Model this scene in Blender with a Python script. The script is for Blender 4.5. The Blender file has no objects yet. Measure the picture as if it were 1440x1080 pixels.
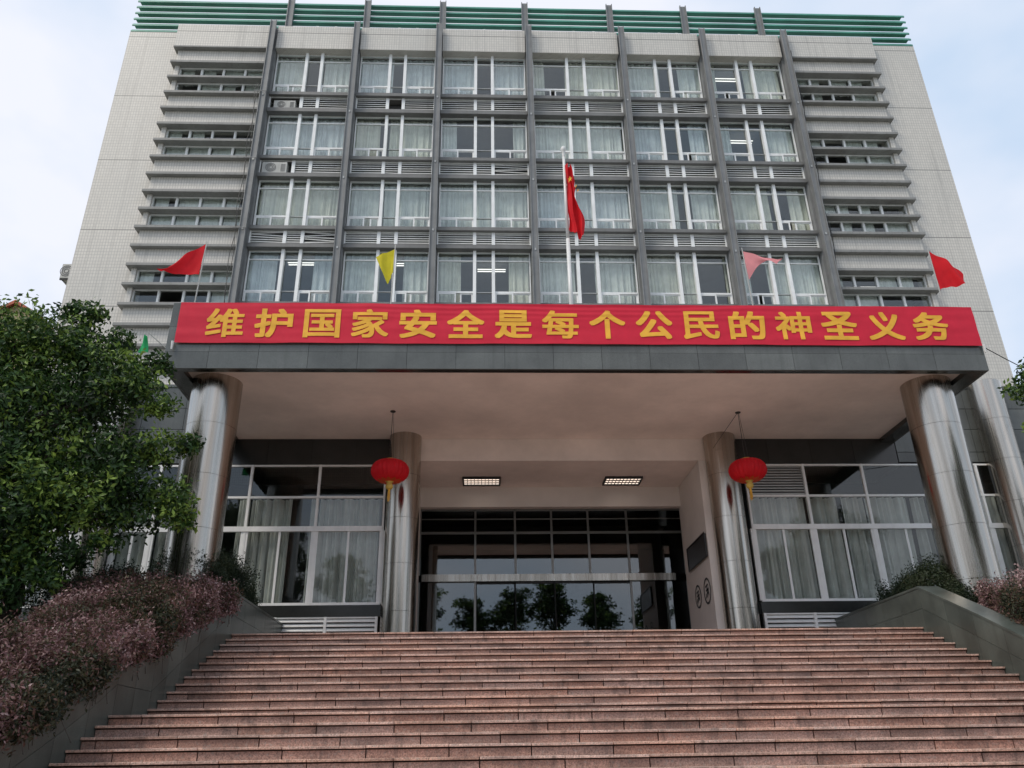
import bpy, bmesh, math, random
from mathutils import Vector, Matrix, noise
random.seed(7)
S = bpy.context.scene
COL = S.collection

# ------------------------------------------------------------------ camera
cam_d = bpy.data.cameras.new('camera'); cam = bpy.data.objects.new('camera', cam_d); COL.objects.link(cam)
cr = Vector((0.99924272, -0.03615497, -0.01438064)); cu = Vector((-0.00210808, -0.41934909, 0.90782262)); cw = Vector((0.03885281, 0.90710482, 0.41910774))
cam.matrix_world = Matrix(((cr.x, cu.x, -cw.x, 0), (cr.y, cu.y, -cw.y, 0), (cr.z, cu.z, -cw.z, 0), (0, 0, 0, 1)))
cam_d.sensor_width = 36; cam_d.lens = 28.468; cam_d.clip_start = .05; cam_d.clip_end = 3000
S.camera = cam

# ------------------------------------------------------------------ world, sun, exposure
SUN_EL, SUN_AZ = math.radians(50), math.radians(232)      # azimuth clockwise from +Y: behind the camera, to the left
W = bpy.data.worlds.new('World'); S.world = W; W.use_nodes = True
nt = W.node_tree; N = nt.nodes; L = nt.links; N.clear()
wo = N.new('ShaderNodeOutputWorld'); bg = N.new('ShaderNodeBackground'); bg.inputs[1].default_value = 0.1
sky = N.new('ShaderNodeTexSky'); sky.sky_type = 'NISHITA'; sky.sun_disc = False; sky.sun_elevation = SUN_EL; sky.sun_rotation = SUN_AZ
sky.air_density = 1.0; sky.dust_density = 2.0
tc = N.new('ShaderNodeTexCoord'); mp = N.new('ShaderNodeMapping'); mp.inputs['Scale'].default_value = (1, 1, 1.6)
n1 = N.new('ShaderNodeTexNoise'); n1.inputs['Scale'].default_value = 2.3; n1.inputs['Detail'].default_value = 5; n1.inputs['Roughness'].default_value = .48
mp.inputs['Location'].default_value = (.35, .1, .4)
ramp = N.new('ShaderNodeValToRGB'); ramp.color_ramp.elements[0].position = .40; ramp.color_ramp.elements[1].position = .60
ramp.color_ramp.elements[0].color = (5.0, 6.1, 7.6, 1); ramp.color_ramp.elements[1].color = (7.6, 7.75, 8.4, 1)
mixs = N.new('ShaderNodeMix'); mixs.data_type = 'RGBA'; mixs.inputs[0].default_value = .88
L.new(tc.outputs['Generated'], mp.inputs[0]); L.new(mp.outputs[0], n1.inputs['Vector']); L.new(n1.outputs[0], ramp.inputs[0])
L.new(sky.outputs[0], mixs.inputs[6]); L.new(ramp.outputs[0], mixs.inputs[7]); L.new(mixs.outputs[2], bg.inputs[0]); L.new(bg.outputs[0], wo.inputs[0])
sd = bpy.data.lights.new('sun', 'SUN'); sd.energy = 1.5; sd.angle = math.radians(20); sd.color = (1, .91, .79)
so = bpy.data.objects.new('sun', sd); COL.objects.link(so)
sdir = Vector((math.sin(SUN_AZ) * math.cos(SUN_EL), math.cos(SUN_AZ) * math.cos(SUN_EL), math.sin(SUN_EL)))
so.rotation_euler = sdir.to_track_quat('Z', 'Y').to_euler(); so.location = sdir * 60
S.view_settings.view_transform = 'Standard'; S.view_settings.look = 'None'; S.view_settings.exposure = 0.40; S.view_settings.gamma = 1
S.render.engine = 'CYCLES'
S.cycles.max_bounces = 8; S.cycles.transparent_max_bounces = 16; S.cycles.use_denoising = True

# ------------------------------------------------------------------ materials
def newmat(name):
    m = bpy.data.materials.new(name); m.use_nodes = True
    return m, m.node_tree.nodes, m.node_tree.links, m.node_tree.nodes['Principled BSDF']
def pos(N, L, scale=(1, 1, 1)):
    g = N.new('ShaderNodeNewGeometry'); v = N.new('ShaderNodeVectorMath'); v.operation = 'MULTIPLY'; v.inputs[1].default_value = scale
    L.new(g.outputs['Position'], v.inputs[0]); return v.outputs[0]
def noisetex(N, L, vec, scale, detail=4, rough=.55):
    n = N.new('ShaderNodeTexNoise'); n.inputs['Scale'].default_value = scale; n.inputs['Detail'].default_value = detail; n.inputs['Roughness'].default_value = rough
    L.new(vec, n.inputs['Vector']); return n.outputs['Fac']
def math_(N, L, op, a, b=None, clamp=False):
    m = N.new('ShaderNodeMath'); m.operation = op; m.use_clamp = clamp
    for i, x in enumerate((a, b)):
        if x is None: continue
        if isinstance(x, (int, float)): m.inputs[i].default_value = x
        else: L.new(x, m.inputs[i])
    return m.outputs[0]
def mixc(N, L, fac, a, b, mode='MIX'):
    m = N.new('ShaderNodeMix'); m.data_type = 'RGBA'; m.blend_type = mode
    for i, x in ((0, fac), (6, a), (7, b)):
        if isinstance(x, (int, float)): m.inputs[i].default_value = x
        elif isinstance(x, tuple): m.inputs[i].default_value = (*x, 1)
        else: L.new(x, m.inputs[i])
    return m.outputs[2]
def maprange(N, L, x, a, b, c=0., d=1.):
    m = N.new('ShaderNodeMapRange'); m.inputs[1].default_value = a; m.inputs[2].default_value = b; m.inputs[3].default_value = c; m.inputs[4].default_value = d
    L.new(x, m.inputs[0]); return m.outputs[0]
def bump(N, L, bs, h, strength=.3, dist=.02):
    b = N.new('ShaderNodeBump'); b.inputs['Strength'].default_value = strength; b.inputs['Distance'].default_value = dist
    L.new(h, b.inputs['Height']); L.new(b.outputs[0], bs.inputs['Normal'])

def grimy(name, col, rough=.6, var=.18, scale=1.5, streak=.0, metallic=0., obvar=0., fine=0., finescale=60, dirt=(.05, .045, .04), bumpy=0.):
    """base colour with large stains, optional vertical rain streaks, a fine grain and a shift per object"""
    m, N, L, b = newmat(name)
    c = mixc(N, L, maprange(N, L, noisetex(N, L, pos(N, L), scale, 6), .3, .75), tuple(x * (1 - var) for x in col), tuple(min(1, x * (1 + var)) for x in col))
    if streak:
        s = noisetex(N, L, pos(N, L, (9, 9, .35)), 1., 4)
        c = mixc(N, L, maprange(N, L, s, .52, .8, 0, streak), c, dirt)
    if fine:
        f = noisetex(N, L, pos(N, L), finescale, 2, .7)
        c = mixc(N, L, maprange(N, L, f, .35, .65, 0, fine), c, tuple(x * .35 for x in col))
        if bumpy: bump(N, L, b, f, bumpy, .004)
    if obvar:
        o = N.new('ShaderNodeObjectInfo'); h = N.new('ShaderNodeHueSaturation')
        L.new(maprange(N, L, o.outputs['Random'], 0, 1, 1 - obvar, 1 + obvar), h.inputs['Value']); L.new(c, h.inputs['Color']); c = h.outputs[0]
    L.new(c, b.inputs['Base Color']); b.inputs['Roughness'].default_value = rough; b.inputs['Metallic'].default_value = metallic
    return m

def tile_mat():
    m, N, L, b = newmat('beige_wall_tile')
    g = N.new('ShaderNodeNewGeometry'); s = N.new('ShaderNodeSeparateXYZ'); L.new(g.outputs['Position'], s.inputs[0])
    cx = N.new('ShaderNodeCombineXYZ'); L.new(math_(N, L, 'ADD', s.outputs[0], s.outputs[1]), cx.inputs[0]); L.new(s.outputs[2], cx.inputs[1])
    br = N.new('ShaderNodeTexBrick'); br.offset = 0; br.inputs['Scale'].default_value = 1; br.inputs['Brick Width'].default_value = .11; br.inputs['Row Height'].default_value = .15
    br.inputs['Mortar Size'].default_value = .012; br.inputs['Mortar Smooth'].default_value = .3; br.inputs['Bias'].default_value = 0
    br.inputs['Color1'].default_value = (.66, .63, .57, 1); br.inputs['Color2'].default_value = (.605, .575, .52, 1); br.inputs['Mortar'].default_value = (.44, .42, .39, 1)
    L.new(cx.outputs[0], br.inputs['Vector'])
    c = br.outputs['Color']
    big = noisetex(N, L, pos(N, L, (1, 1, .6)), .35, 5)
    c = mixc(N, L, maprange(N, L, big, .35, .7, 0, .3), c, (.40, .41, .39))
    st = noisetex(N, L, pos(N, L, (5, 5, .15)), 1., 4)
    c = mixc(N, L, maprange(N, L, st, .55, .85, 0, .5), c, (.26, .25, .23))
    # movement joint at every floor
    fl = math_(N, L, 'FRACT', math_(N, L, 'DIVIDE', math_(N, L, 'ADD', s.outputs[2], -9.0 + 36), 3.6))
    fl = math_(N, L, 'LESS_THAN', fl, .011)
    c = mixc(N, L, math_(N, L, 'MULTIPLY', fl, .75), c, (.12, .12, .11))
    L.new(c, b.inputs['Base Color']); b.inputs['Roughness'].default_value = .45
    bump(N, L, b, br.outputs['Fac'], -.4, .01)
    return m

def glass_mat(name, tint=.78, refl=.07, gloss=(.95, .98, 1.0), coef=1.4):
    m = bpy.data.materials.new(name); m.use_nodes = True; N = m.node_tree.nodes; L = m.node_tree.links; N.clear()
    o = N.new('ShaderNodeOutputMaterial'); t = N.new('ShaderNodeBsdfTransparent'); t.inputs[0].default_value = (tint * .975, tint, tint * .99, 1)
    g = N.new('ShaderNodeBsdfGlossy'); g.inputs['Roughness'].default_value = .012; g.inputs['Color'].default_value = (*gloss, 1)
    ge = N.new('ShaderNodeNewGeometry'); dt = N.new('ShaderNodeVectorMath'); dt.operation = 'DOT_PRODUCT'
    L.new(ge.outputs['Normal'], dt.inputs[0]); L.new(ge.outputs['Incoming'], dt.inputs[1])
    c1 = math_(N, L, 'SUBTRACT', 1., math_(N, L, 'ABSOLUTE', dt.outputs['Value']), True)
    fac = math_(N, L, 'ADD', math_(N, L, 'MULTIPLY', math_(N, L, 'POWER', c1, 5.), .95), .04 + refl, True)
    x = N.new('ShaderNodeMixShader'); L.new(fac, x.inputs[0]); L.new(t.outputs[0], x.inputs[1]); L.new(g.outputs[0], x.inputs[2]); L.new(x.outputs[0], o.inputs[0])
    return m

def steel_mat():
    m, N, L, b = newmat('brushed_stainless_steel')
    b.inputs['Metallic'].default_value = 1
    s = noisetex(N, L, pos(N, L, (6, 6, .12)), 1., 3)
    s2 = noisetex(N, L, pos(N, L, (60, 60, .3)), 1., 2)
    c = mixc(N, L, maprange(N, L, s, .35, .7), (.36, .325, .28), (.55, .51, .455))
    c = mixc(N, L, maprange(N, L, noisetex(N, L, pos(N, L, (3, 3, .7)), 1., 5), .6, .8, 0, .5), c, (.34, .27, .2))
    L.new(c, b.inputs['Base Color'])
    L.new(maprange(N, L, s2, .3, .7, .16, .30), b.inputs['Roughness'])
    bump(N, L, b, s, .06, .05)
    return m

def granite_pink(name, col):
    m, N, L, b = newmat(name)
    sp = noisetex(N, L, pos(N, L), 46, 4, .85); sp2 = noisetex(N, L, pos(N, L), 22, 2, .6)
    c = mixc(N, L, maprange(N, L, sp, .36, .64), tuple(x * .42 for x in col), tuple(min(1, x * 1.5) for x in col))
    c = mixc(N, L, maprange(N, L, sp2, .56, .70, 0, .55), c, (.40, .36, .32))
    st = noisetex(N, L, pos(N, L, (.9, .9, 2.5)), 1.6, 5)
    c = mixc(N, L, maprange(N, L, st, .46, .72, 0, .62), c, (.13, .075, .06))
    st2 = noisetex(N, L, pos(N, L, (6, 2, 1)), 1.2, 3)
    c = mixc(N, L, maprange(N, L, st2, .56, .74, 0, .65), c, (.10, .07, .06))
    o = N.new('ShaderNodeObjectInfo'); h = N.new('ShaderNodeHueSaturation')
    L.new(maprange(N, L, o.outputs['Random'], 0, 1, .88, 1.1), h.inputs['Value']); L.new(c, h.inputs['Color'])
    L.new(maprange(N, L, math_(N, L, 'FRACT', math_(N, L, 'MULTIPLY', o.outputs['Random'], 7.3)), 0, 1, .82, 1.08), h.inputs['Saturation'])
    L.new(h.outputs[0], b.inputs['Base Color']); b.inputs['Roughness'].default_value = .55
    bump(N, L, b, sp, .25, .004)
    return m

def leaf_mat(name, c1, c2, c3, trans=.25, rough=.5, extra=()):
    m, N, L, b = newmat(name)
    at = N.new('ShaderNodeAttribute'); at.attribute_name = 'tone'; at.attribute_type = 'GEOMETRY'
    r = N.new('ShaderNodeValToRGB'); r.color_ramp.elements[0].color = (*c1, 1); r.color_ramp.elements[1].color = (*c3, 1)
    e = r.color_ramp.elements.new(.55); e.color = (*c2, 1)
    for p_, c_ in extra: e = r.color_ramp.elements.new(p_); e.color = (*c_, 1)
    L.new(at.outputs['Fac'], r.inputs[0]); L.new(r.outputs[0], b.inputs['Base Color']); b.inputs['Roughness'].default_value = rough
    b.inputs['Specular IOR Level'].default_value = .35
    t = N.new('ShaderNodeBsdfTranslucent'); L.new(r.outputs[0], t.inputs[0]); x = N.new('ShaderNodeMixShader'); x.inputs[0].default_value = trans
    L.new(b.outputs[0], x.inputs[1]); L.new(t.outputs[0], x.inputs[2]); L.new(x.outputs[0], N['Material Output'].inputs[0])
    return m

def cloth_mat(name, col, trans=.3, rough=.8, var=.1):
    m, N, L, b = newmat(name)
    c = mixc(N, L, maprange(N, L, noisetex(N, L, pos(N, L), 3, 4), .3, .7), tuple(x * (1 - var) for x in col), tuple(min(1, x * (1 + var)) for x in col))
    L.new(c, b.inputs['Base Color']); b.inputs['Roughness'].default_value = rough; b.inputs['Specular IOR Level'].default_value = .2
    t = N.new('ShaderNodeBsdfTranslucent'); L.new(c, t.inputs[0]); x = N.new('ShaderNodeMixShader'); x.inputs[0].default_value = trans
    L.new(b.outputs[0], x.inputs[1]); L.new(t.outputs[0], x.inputs[2]); L.new(x.outputs[0], N['Material Output'].inputs[0])
    return m
def emit_mat(name, col, e):
    m, N, L, b = newmat(name); b.inputs['Base Color'].default_value = (*col, 1); b.inputs['Emission Color'].default_value = (*col, 1); b.inputs['Emission Strength'].default_value = e
    return m

M = dict(
    tile=tile_mat(), glass=glass_mat('tower_window_glass', .96, .02), glass_low=glass_mat('ground_floor_glass', .86, .0), glass_door=glass_mat('entrance_glass', .66, .06),
    steel=steel_mat(),
    fin=grimy('grey_painted_concrete', (.25, .25, .24), .6, .15, 1.2, .35),
    mullion=grimy('grey_painted_steel', (.21, .215, .215), .45, .15, 2, .25),
    dkbeam=grimy('dark_grey_beam_paint', (.17, .17, .165), .5, .15, 2, .2),
    white=grimy('white_aluminium_frame', (.86, .87, .86), .4, .08, 2, .12),
    alum=grimy('dull_aluminium_frame', (.42, .43, .42), .35, .1, 2, .1, metallic=.3),
    slat=grimy('louvre_slat_aluminium', (.68, .68, .65), .4, .12, 1, .2),
    green=grimy('green_painted_roof_slat', (.085, .30, .23), .42, .25, .5, .3, dirt=(.03, .12, .1)),
    granite=grimy('grey_green_polished_granite', (.125, .135, .128), .24, .28, 1.1, .4, obvar=.16, fine=.5, finescale=90, dirt=(.045, .05, .045)),
    granite_dk=grimy('black_granite', (.035, .037, .036), .18, .2, 1.5, .1, obvar=.15, fine=.4, finescale=80),
    wallstone=grimy('dark_green_granite_parapet', (.092, .108, .096), .30, .38, 1.4, .55, obvar=.15, fine=.5, finescale=90, dirt=(.05, .055, .045)),
    joint=grimy('dark_joint', (.012, .012, .012), .9, .1),
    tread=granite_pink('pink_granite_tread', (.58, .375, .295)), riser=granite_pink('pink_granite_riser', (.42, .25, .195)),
    mortar=grimy('dark_mortar', (.035, .022, .018), .9, .3, 4),
    soffit=grimy('cream_soffit_paint', (.86, .76, .70), .7, .16, .55, fine=.06, finescale=4),
    plaster=grimy('cream_plaster', (.74, .68, .63), .7, .08, 1),
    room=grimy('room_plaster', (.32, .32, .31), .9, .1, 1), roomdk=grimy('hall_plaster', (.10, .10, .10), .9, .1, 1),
    curtain=cloth_mat('pale_grey_curtain', (.84, .86, .82), .2), curtain_b=cloth_mat('pale_blue_grey_curtain', (.80, .84, .86), .2), curtain_y=cloth_mat('pale_yellowish_curtain', (.85, .84, .74), .2),
    curtain_low=cloth_mat('grey_sheer_curtain', (.84, .84, .81), .04),
    red=cloth_mat('red_banner_cloth', (.68, .028, .06), .12, .6, .06), gold=cloth_mat('yellow_banner_lettering', (.86, .46, .06), .05, .6, .12),
    flagred=cloth_mat('red_flag_cloth', (.72, .02, .03), .35, .7), flagyel=cloth_mat('yellow_flag_cloth', (.72, .62, .04), .35, .7), flagpink=cloth_mat('pink_flag_cloth', (.90, .36, .38), .45, .7), flaggrn=cloth_mat('green_flag_cloth', (.06, .55, .20), .35, .7),
    pole=grimy('white_metal_pole', (.70, .70, .68), .35, .08, 3), rod=grimy('thin_grey_rod', (.4, .4, .38), .4, .1, 3),
    lantern=cloth_mat('red_lantern_silk', (.86, .03, .045), .45, .45), lgold=grimy('gold_lantern_trim', (.62, .42, .08), .45, .15, 6), lorange=cloth_mat('orange_red_lantern_petals', (.66, .10, .03), .3, .5),
    dark=grimy('dark_metal', (.02, .02, .02), .5, .1), cable=grimy('black_cable', (.03, .03, .03), .6, .1),
    acw=grimy('aged_air_conditioner_casing', (.46, .46, .43), .5, .15, 3, .3), acd=grimy('air_conditioner_grille', (.10, .10, .10), .5, .1),
    lamp=emit_mat('lit_fluorescent_tube', (1, .97, .92), 1.1), lamp_porch=emit_mat('lit_porch_tube', (1, .86, .74), 1.1),
    bark=grimy('tree_bark', (.075, .06, .048), .9, .35, 5, bumpy=.5, fine=.5, finescale=30), soil=grimy('planting_soil', (.05, .038, .028), .95, .3, 5),
    pave=grimy('forecourt_paving', (.48, .45, .41), .8, .15, .6, fine=.3, finescale=20), asphalt=grimy('asphalt', (.05, .05, .05), .9, .2, .5, fine=.3, finescale=30),
    grassy=grimy('far_ground', (.07, .09, .045), .95, .3, .2),
    yellow=grimy('ochre_rendered_wall', (.50, .40, .24), .8, .15, .5, .2), rooft=grimy('orange_red_roof_tile', (.42, .10, .055), .7, .25, 2), winblk=grimy('dark_window_glass', (.03, .035, .04), .2, .1),
    leaf=leaf_mat('dark_evergreen_leaf', (.008, .022, .007), (.038, .092, .020), (.26, .38, .07)),
    leafr=leaf_mat('reddish_purple_leaf', (.018, .026, .014), (.16, .08, .08), (.54, .40, .39), extra=((.28, (.06, .062, .028)), (.42, (.125, .072, .048)), (.75, (.27, .155, .155)))),
    leafd=leaf_mat('dark_green_hedge_leaf', (.01, .022, .01), (.022, .04, .018), (.05, .065, .03)),
    metalboard=grimy('dark_bronze_board', (.035, .03, .028), .35, .2, 3),
)

# ------------------------------------------------------------------ mesh helpers
WL = {}                                     # object name -> world location (no rotations on roots)
def link(o, parent, wloc):
    COL.objects.link(o); wloc = Vector(wloc); WL[o.name] = wloc
    if parent is not None:
        o.parent = parent; o.location = wloc - WL[parent.name]
    else: o.location = wloc
    return o
def thing(name, loc, label, cat, group=None):
    o = bpy.data.objects.new(name, None); link(o, None, loc); o.empty_display_size = .2
    o['label'] = label; o['category'] = cat
    if group: o['group'] = group
    return o
def tag(o, label=None, cat=None, group=None, kind=None):
    for k, v in (('label', label), ('category', cat), ('group', group), ('kind', kind)):
        if v: o[k] = v
    return o
class MB:
    def __init__(s): s.v = []; s.f = []; s.mi = []; s.cur = 0
    def box(s, x0, x1, y0, y1, z0, z1, M4=None):
        b = len(s.v); P = [Vector((x, y, z)) for x in (x0, x1) for y in (y0, y1) for z in (z0, z1)]
        if M4: P = [M4 @ p for p in P]
        s.v += P; F = [(0, 1, 3, 2), (4, 6, 7, 5), (0, 4, 5, 1), (2, 3, 7, 6), (0, 2, 6, 4), (1, 5, 7, 3)]
        s.f += [tuple(b + i for i in f) for f in F]; s.mi += [s.cur] * 6; return s
    def quad(s, *pts):
        b = len(s.v); s.v += [Vector(p) for p in pts]; s.f.append(tuple(range(b, b + len(pts)))); s.mi.append(s.cur); return s
    def tube(s, p0, p1, r0, r1=None, n=8, caps=True):
        p0, p1 = Vector(p0), Vector(p1); r1 = r0 if r1 is None else r1; d = (p1 - p0).normalized()
        a = d.orthogonal().normalized(); c = d.cross(a); b = len(s.v)
        for p, r in ((p0, r0), (p1, r1)):
            for k in range(n):
                t = 2 * math.pi * k / n; s.v.append(p + a * r * math.cos(t) + c * r * math.sin(t))
        for k in range(n): s.f.append((b + k, b + (k + 1) % n, b + n + (k + 1) % n, b + n + k)); s.mi.append(s.cur)
        if caps: s.f += [tuple(b + k for k in range(n))[::-1], tuple(b + n + k for k in range(n))]; s.mi += [s.cur] * 2
        return s
    def lathe(s, cx, cy, prof, n=32, ridge=0, nr=0):
        b = len(s.v)
        for (r, z) in prof:
            for k in range(n):
                t = 2 * math.pi * k / n; rr = r * (1 - ridge * abs(math.sin(nr * t / 2)) if ridge else 1); s.v.append(Vector((cx + rr * math.cos(t), cy + rr * math.sin(t), z)))
        for i in range(len(prof) - 1):
            for k in range(n): s.f.append((b + i * n + k, b + i * n + (k + 1) % n, b + (i + 1) * n + (k + 1) % n, b + (i + 1) * n + k)); s.mi.append(s.cur)
        return s
    def build(s, name, mats, parent=None, smooth=False, origin=None, kind=None):
        if not isinstance(mats, (list, tuple)): mats = [mats]
        lo = Vector([min(v[i] for v in s.v) for i in range(3)]); hi = Vector([max(v[i] for v in s.v) for i in range(3)])
        og = Vector(origin) if origin else Vector(((lo.x + hi.x) / 2, (lo.y + hi.y) / 2, lo.z))
        me = bpy.data.meshes.new(name); me.from_pydata([v - og for v in s.v], [], s.f)
        for m in mats: me.materials.append(m)
        if len(mats) > 1: me.polygons.foreach_set('material_index', s.mi)
        if smooth: me.polygons.foreach_set('use_smooth', [True] * len(s.f))
        me.update(); o = bpy.data.objects.new(name, me); link(o, parent, og)
        if kind: o['kind'] = kind
        return o
CACHE = {}
def box(name, x0, x1, y0, y1, z0, z1, mat, parent=None, kind=None, bev=0.):
    key = (round(x1 - x0, 4), round(y1 - y0, 4), round(z1 - z0, 4), mat.name, bev)
    og = Vector(((x0 + x1) / 2, (y0 + y1) / 2, z0))
    if key not in CACHE:
        hx, hy, hz = (x1 - x0) / 2, (y1 - y0) / 2, z1 - z0
        me = bpy.data.meshes.new(name); b = MB().box(-hx, hx, -hy, hy, 0, hz); me.from_pydata(b.v, [], b.f); me.materials.append(mat)
        if bev:
            bm = bmesh.new(); bm.from_mesh(me); bmesh.ops.bevel(bm, geom=bm.edges[:], offset=bev, segments=1, affect='EDGES', profile=.5); bm.to_mesh(me); bm.free()
        CACHE[key] = me
    o = bpy.data.objects.new(name, CACHE[key]); link(o, parent, og)
    if kind: o['kind'] = kind
    return o

# ================================================================== SETTING
box('ground', -400, 400, -300, 500, -2.2, -1.64, M['grassy'], kind='structure')
box('forecourt', -40, 44, -14, 24, -1.66, -1.62, M['pave'], kind='structure')
box('road', -300, 300, -22, -14.1, -1.66, -1.615, M['asphalt'], kind='structure')

# ---- staircase
XL, XR = -5.15, 9.50
RISE, TREAD, ZF, YT = .15, .3559, 2.4187, 17.6031
def nose(k): return YT - TREAD * k - (1.0322 if k >= 12 else 0), ZF - RISE * k
steps = bpy.data.objects.new('steps', None); link(steps, None, (2.2, 7, -1.62)); steps['kind'] = 'structure'
NS = 20; SW = (XR - XL) / 14
T_th = .032
for k in range(NS):
    y, z = nose(k); yb = nose(k - 1)[0] if k else YT + .7
    off = ((k * 37) % 100) / 100 * SW
    xs = [XL] + sorted(x for x in [XL + off + SW * j for j in range(-1, 15)] if XL + .15 < x < XR - .15) + [XR]
    for a, b in zip(xs[:-1], xs[1:]):
        dz = random.uniform(-.0025, .0025); dy = random.uniform(-.004, .004)
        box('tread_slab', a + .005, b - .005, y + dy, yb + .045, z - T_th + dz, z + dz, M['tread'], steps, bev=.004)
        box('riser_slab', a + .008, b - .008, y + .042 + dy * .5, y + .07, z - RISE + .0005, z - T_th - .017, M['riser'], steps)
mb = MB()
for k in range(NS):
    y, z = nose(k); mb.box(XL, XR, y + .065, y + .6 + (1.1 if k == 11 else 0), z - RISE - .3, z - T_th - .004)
mb.build('step_bed', M['mortar'], steps, kind='stuff')  # near-black bed: real joints between slabs, and painted shadow line in the nosing groove
mb = MB()
for k in range(NS, 27):
    y, z = nose(k); mb.box(XL, XR, y, y + .8, z - RISE, z); 
mb.build('lower_flight', M['tread'], steps, kind='stuff')
# landing between the flights
# terrace floor
ter = bpy.data.objects.new('terrace', None); link(ter, None, (2.2, 20, 2.2)); ter['kind'] = 'structure'
box('floor_bed', -7.6, 12.9, YT + .75, 22.1, 1.0, 2.40, M['mortar'], ter); box('porch_floor', -2.3, 7.2, 22.11, 27.25, 2.2, 2.415, M['tread'], ter)
for i in range(14):
    for j in range(6):
        x0 = XL + i * SW; y0 = YT + .7 + j * .78
        if y0 < 22: box('floor_slab', x0 + .003, x0 + SW - .003, y0 + .003, min(y0 + .777, 22.09), 2.39, ZF, M['tread'], ter)

# ---- parapets beside the stairs, two things
def parapet(xi, sgn, label):
    root = thing('stair_parapet', (xi + sgn * .2, 14, -1.62), label, 'parapet wall', 'granite parapets beside the stairs')
    prof = [(22.05, 3.26), (17.5, 3.26), (15.55, 2.37), (13.75, 1.50), (12.45, 1.50), (11.5, 1.02), (9.8, .34), (6.6, -.95)]
    def top(y):
        for (ya, za), (yb, zb) in zip(prof[:-1], prof[1:]):
            if yb <= y <= ya: return za + (zb - za) * (ya - y) / (ya - yb)
        return prof[-1][1]
    x0, x1 = (xi - .42, xi - .03) if sgn < 0 else (xi + .03, xi + .42)
    # core
    mb = MB()
    for (ya, za), (yb, zb) in zip(prof[:-1], prof[1:]):
        P = [(x, y, z) for x in (x0, x1) for (y, z) in ((ya, -1.64), (yb, -1.64), (yb, zb - .05), (ya, za - .05))]
        b = len(mb.v); mb.v += [Vector(p) for p in P]
        mb.f += [(b, b + 1, b + 2, b + 3), (b + 7, b + 6, b + 5, b + 4), (b + 3, b + 2, b + 6, b + 7), (b, b + 4, b + 5, b + 1)]; mb.mi += [0] * 4
    mb.quad((x0, 6.6, -1.64), (x1, 6.6, -1.64), (x1, 6.6, -1.0), (x0, 6.6, -1.0))
    mb.build('wall_core', M['joint'], root)
    # facing panels on the inner face: vertical slabs with a horizontal joint
    fx0, fx1 = (xi - .028, xi) if sgn < 0 else (xi, xi + .028)
    y = 22.0
    ys = [22.0, 21.1, 20.2, 19.3, 18.4, 17.5, 16.62, 15.75, 14.9, 14.3, 13.75, 13.1, 12.45, 11.7, 10.9, 10.0, 9.1, 8.2, 7.3, 6.6]
    for ya, yb in zip(ys[:-1], ys[1:]):
        ta, tb = top(ya) - .05, top(yb) - .05
        for (ba, bb, ha, hb) in ((ta - .42, tb - .42, ta, tb), (ta - 1.9, tb - 1.9, ta - .425, tb - .425)):
            m2 = MB(); g = .003
            P = [(x, yy, zz) for x in (fx0, fx1) for (yy, zz) in ((ya - g, ba), (yb + g, bb), (yb + g, hb - .002), (ya - g, ha - .002))]
            m2.v = [Vector(p) for p in P]; m2.f = [(0, 1, 2, 3), (7, 6, 5, 4), (3, 2, 6, 7), (0, 4, 5, 1), (1, 5, 6, 2), (0, 3, 7, 4)]; m2.mi = [0] * 6
            m2.build('granite_panel', M['wallstone'], root)
    # coping
    cx0, cx1 = (xi - .45, xi + .012) if sgn < 0 else (xi - .012, xi + .45)
    ybr = [22.0, 20.5, 19.0, 17.5, 16.5, 15.55, 14.65, 13.75, 12.45, 11.5, 10.65, 9.8, 8.7, 7.6, 6.6]
    for ya, yb in zip(ybr[:-1], ybr[1:]):
        za, zb = top(ya), top(yb); m2 = MB()
        P = [(x, yy, zz) for x in (cx0, cx1) for (yy, zz) in ((ya - .002, za - .048), (yb + .002, zb - .048), (yb + .002, zb), (ya - .002, za))]
        m2.v = [Vector(p) for p in P]; m2.f = [(0, 1, 2, 3), (7, 6, 5, 4), (3, 2, 6, 7), (0, 4, 5, 1), (1, 5, 6, 2), (0, 3, 7, 4)]; m2.mi = [0] * 6
        m2.build('coping_stone', M['wallstone'], root)
    return root
parapet(XL, -1, 'dark green granite parapet left of the pink stairs, under the big reddish hedge')
parapet(XR, 1, 'dark green granite parapet right of the pink stairs, in front of the dark green bush')
# planting beds either side
for nm, x0, x1 in (('planting_bed', -26, XL - .42), ('planting_bed', XR + .42, 28)):
    mb = MB(); pr = [(22, 2.55), (17.5, 2.55), (13.7, 1.0), (9.8, -.3), (6.6, -1.5)]
    for (ya, za), (yb, zb) in zip(pr[:-1], pr[1:]):
        mb.quad((x0, ya, za), (x0, yb, zb), (x1, yb, zb), (x1, ya, za)); mb.quad((x0, yb, zb), (x0, yb, -1.7), (x1, yb, -1.7), (x1, yb, zb))
    mb.build(nm, M['soil'], kind='structure')

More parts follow.
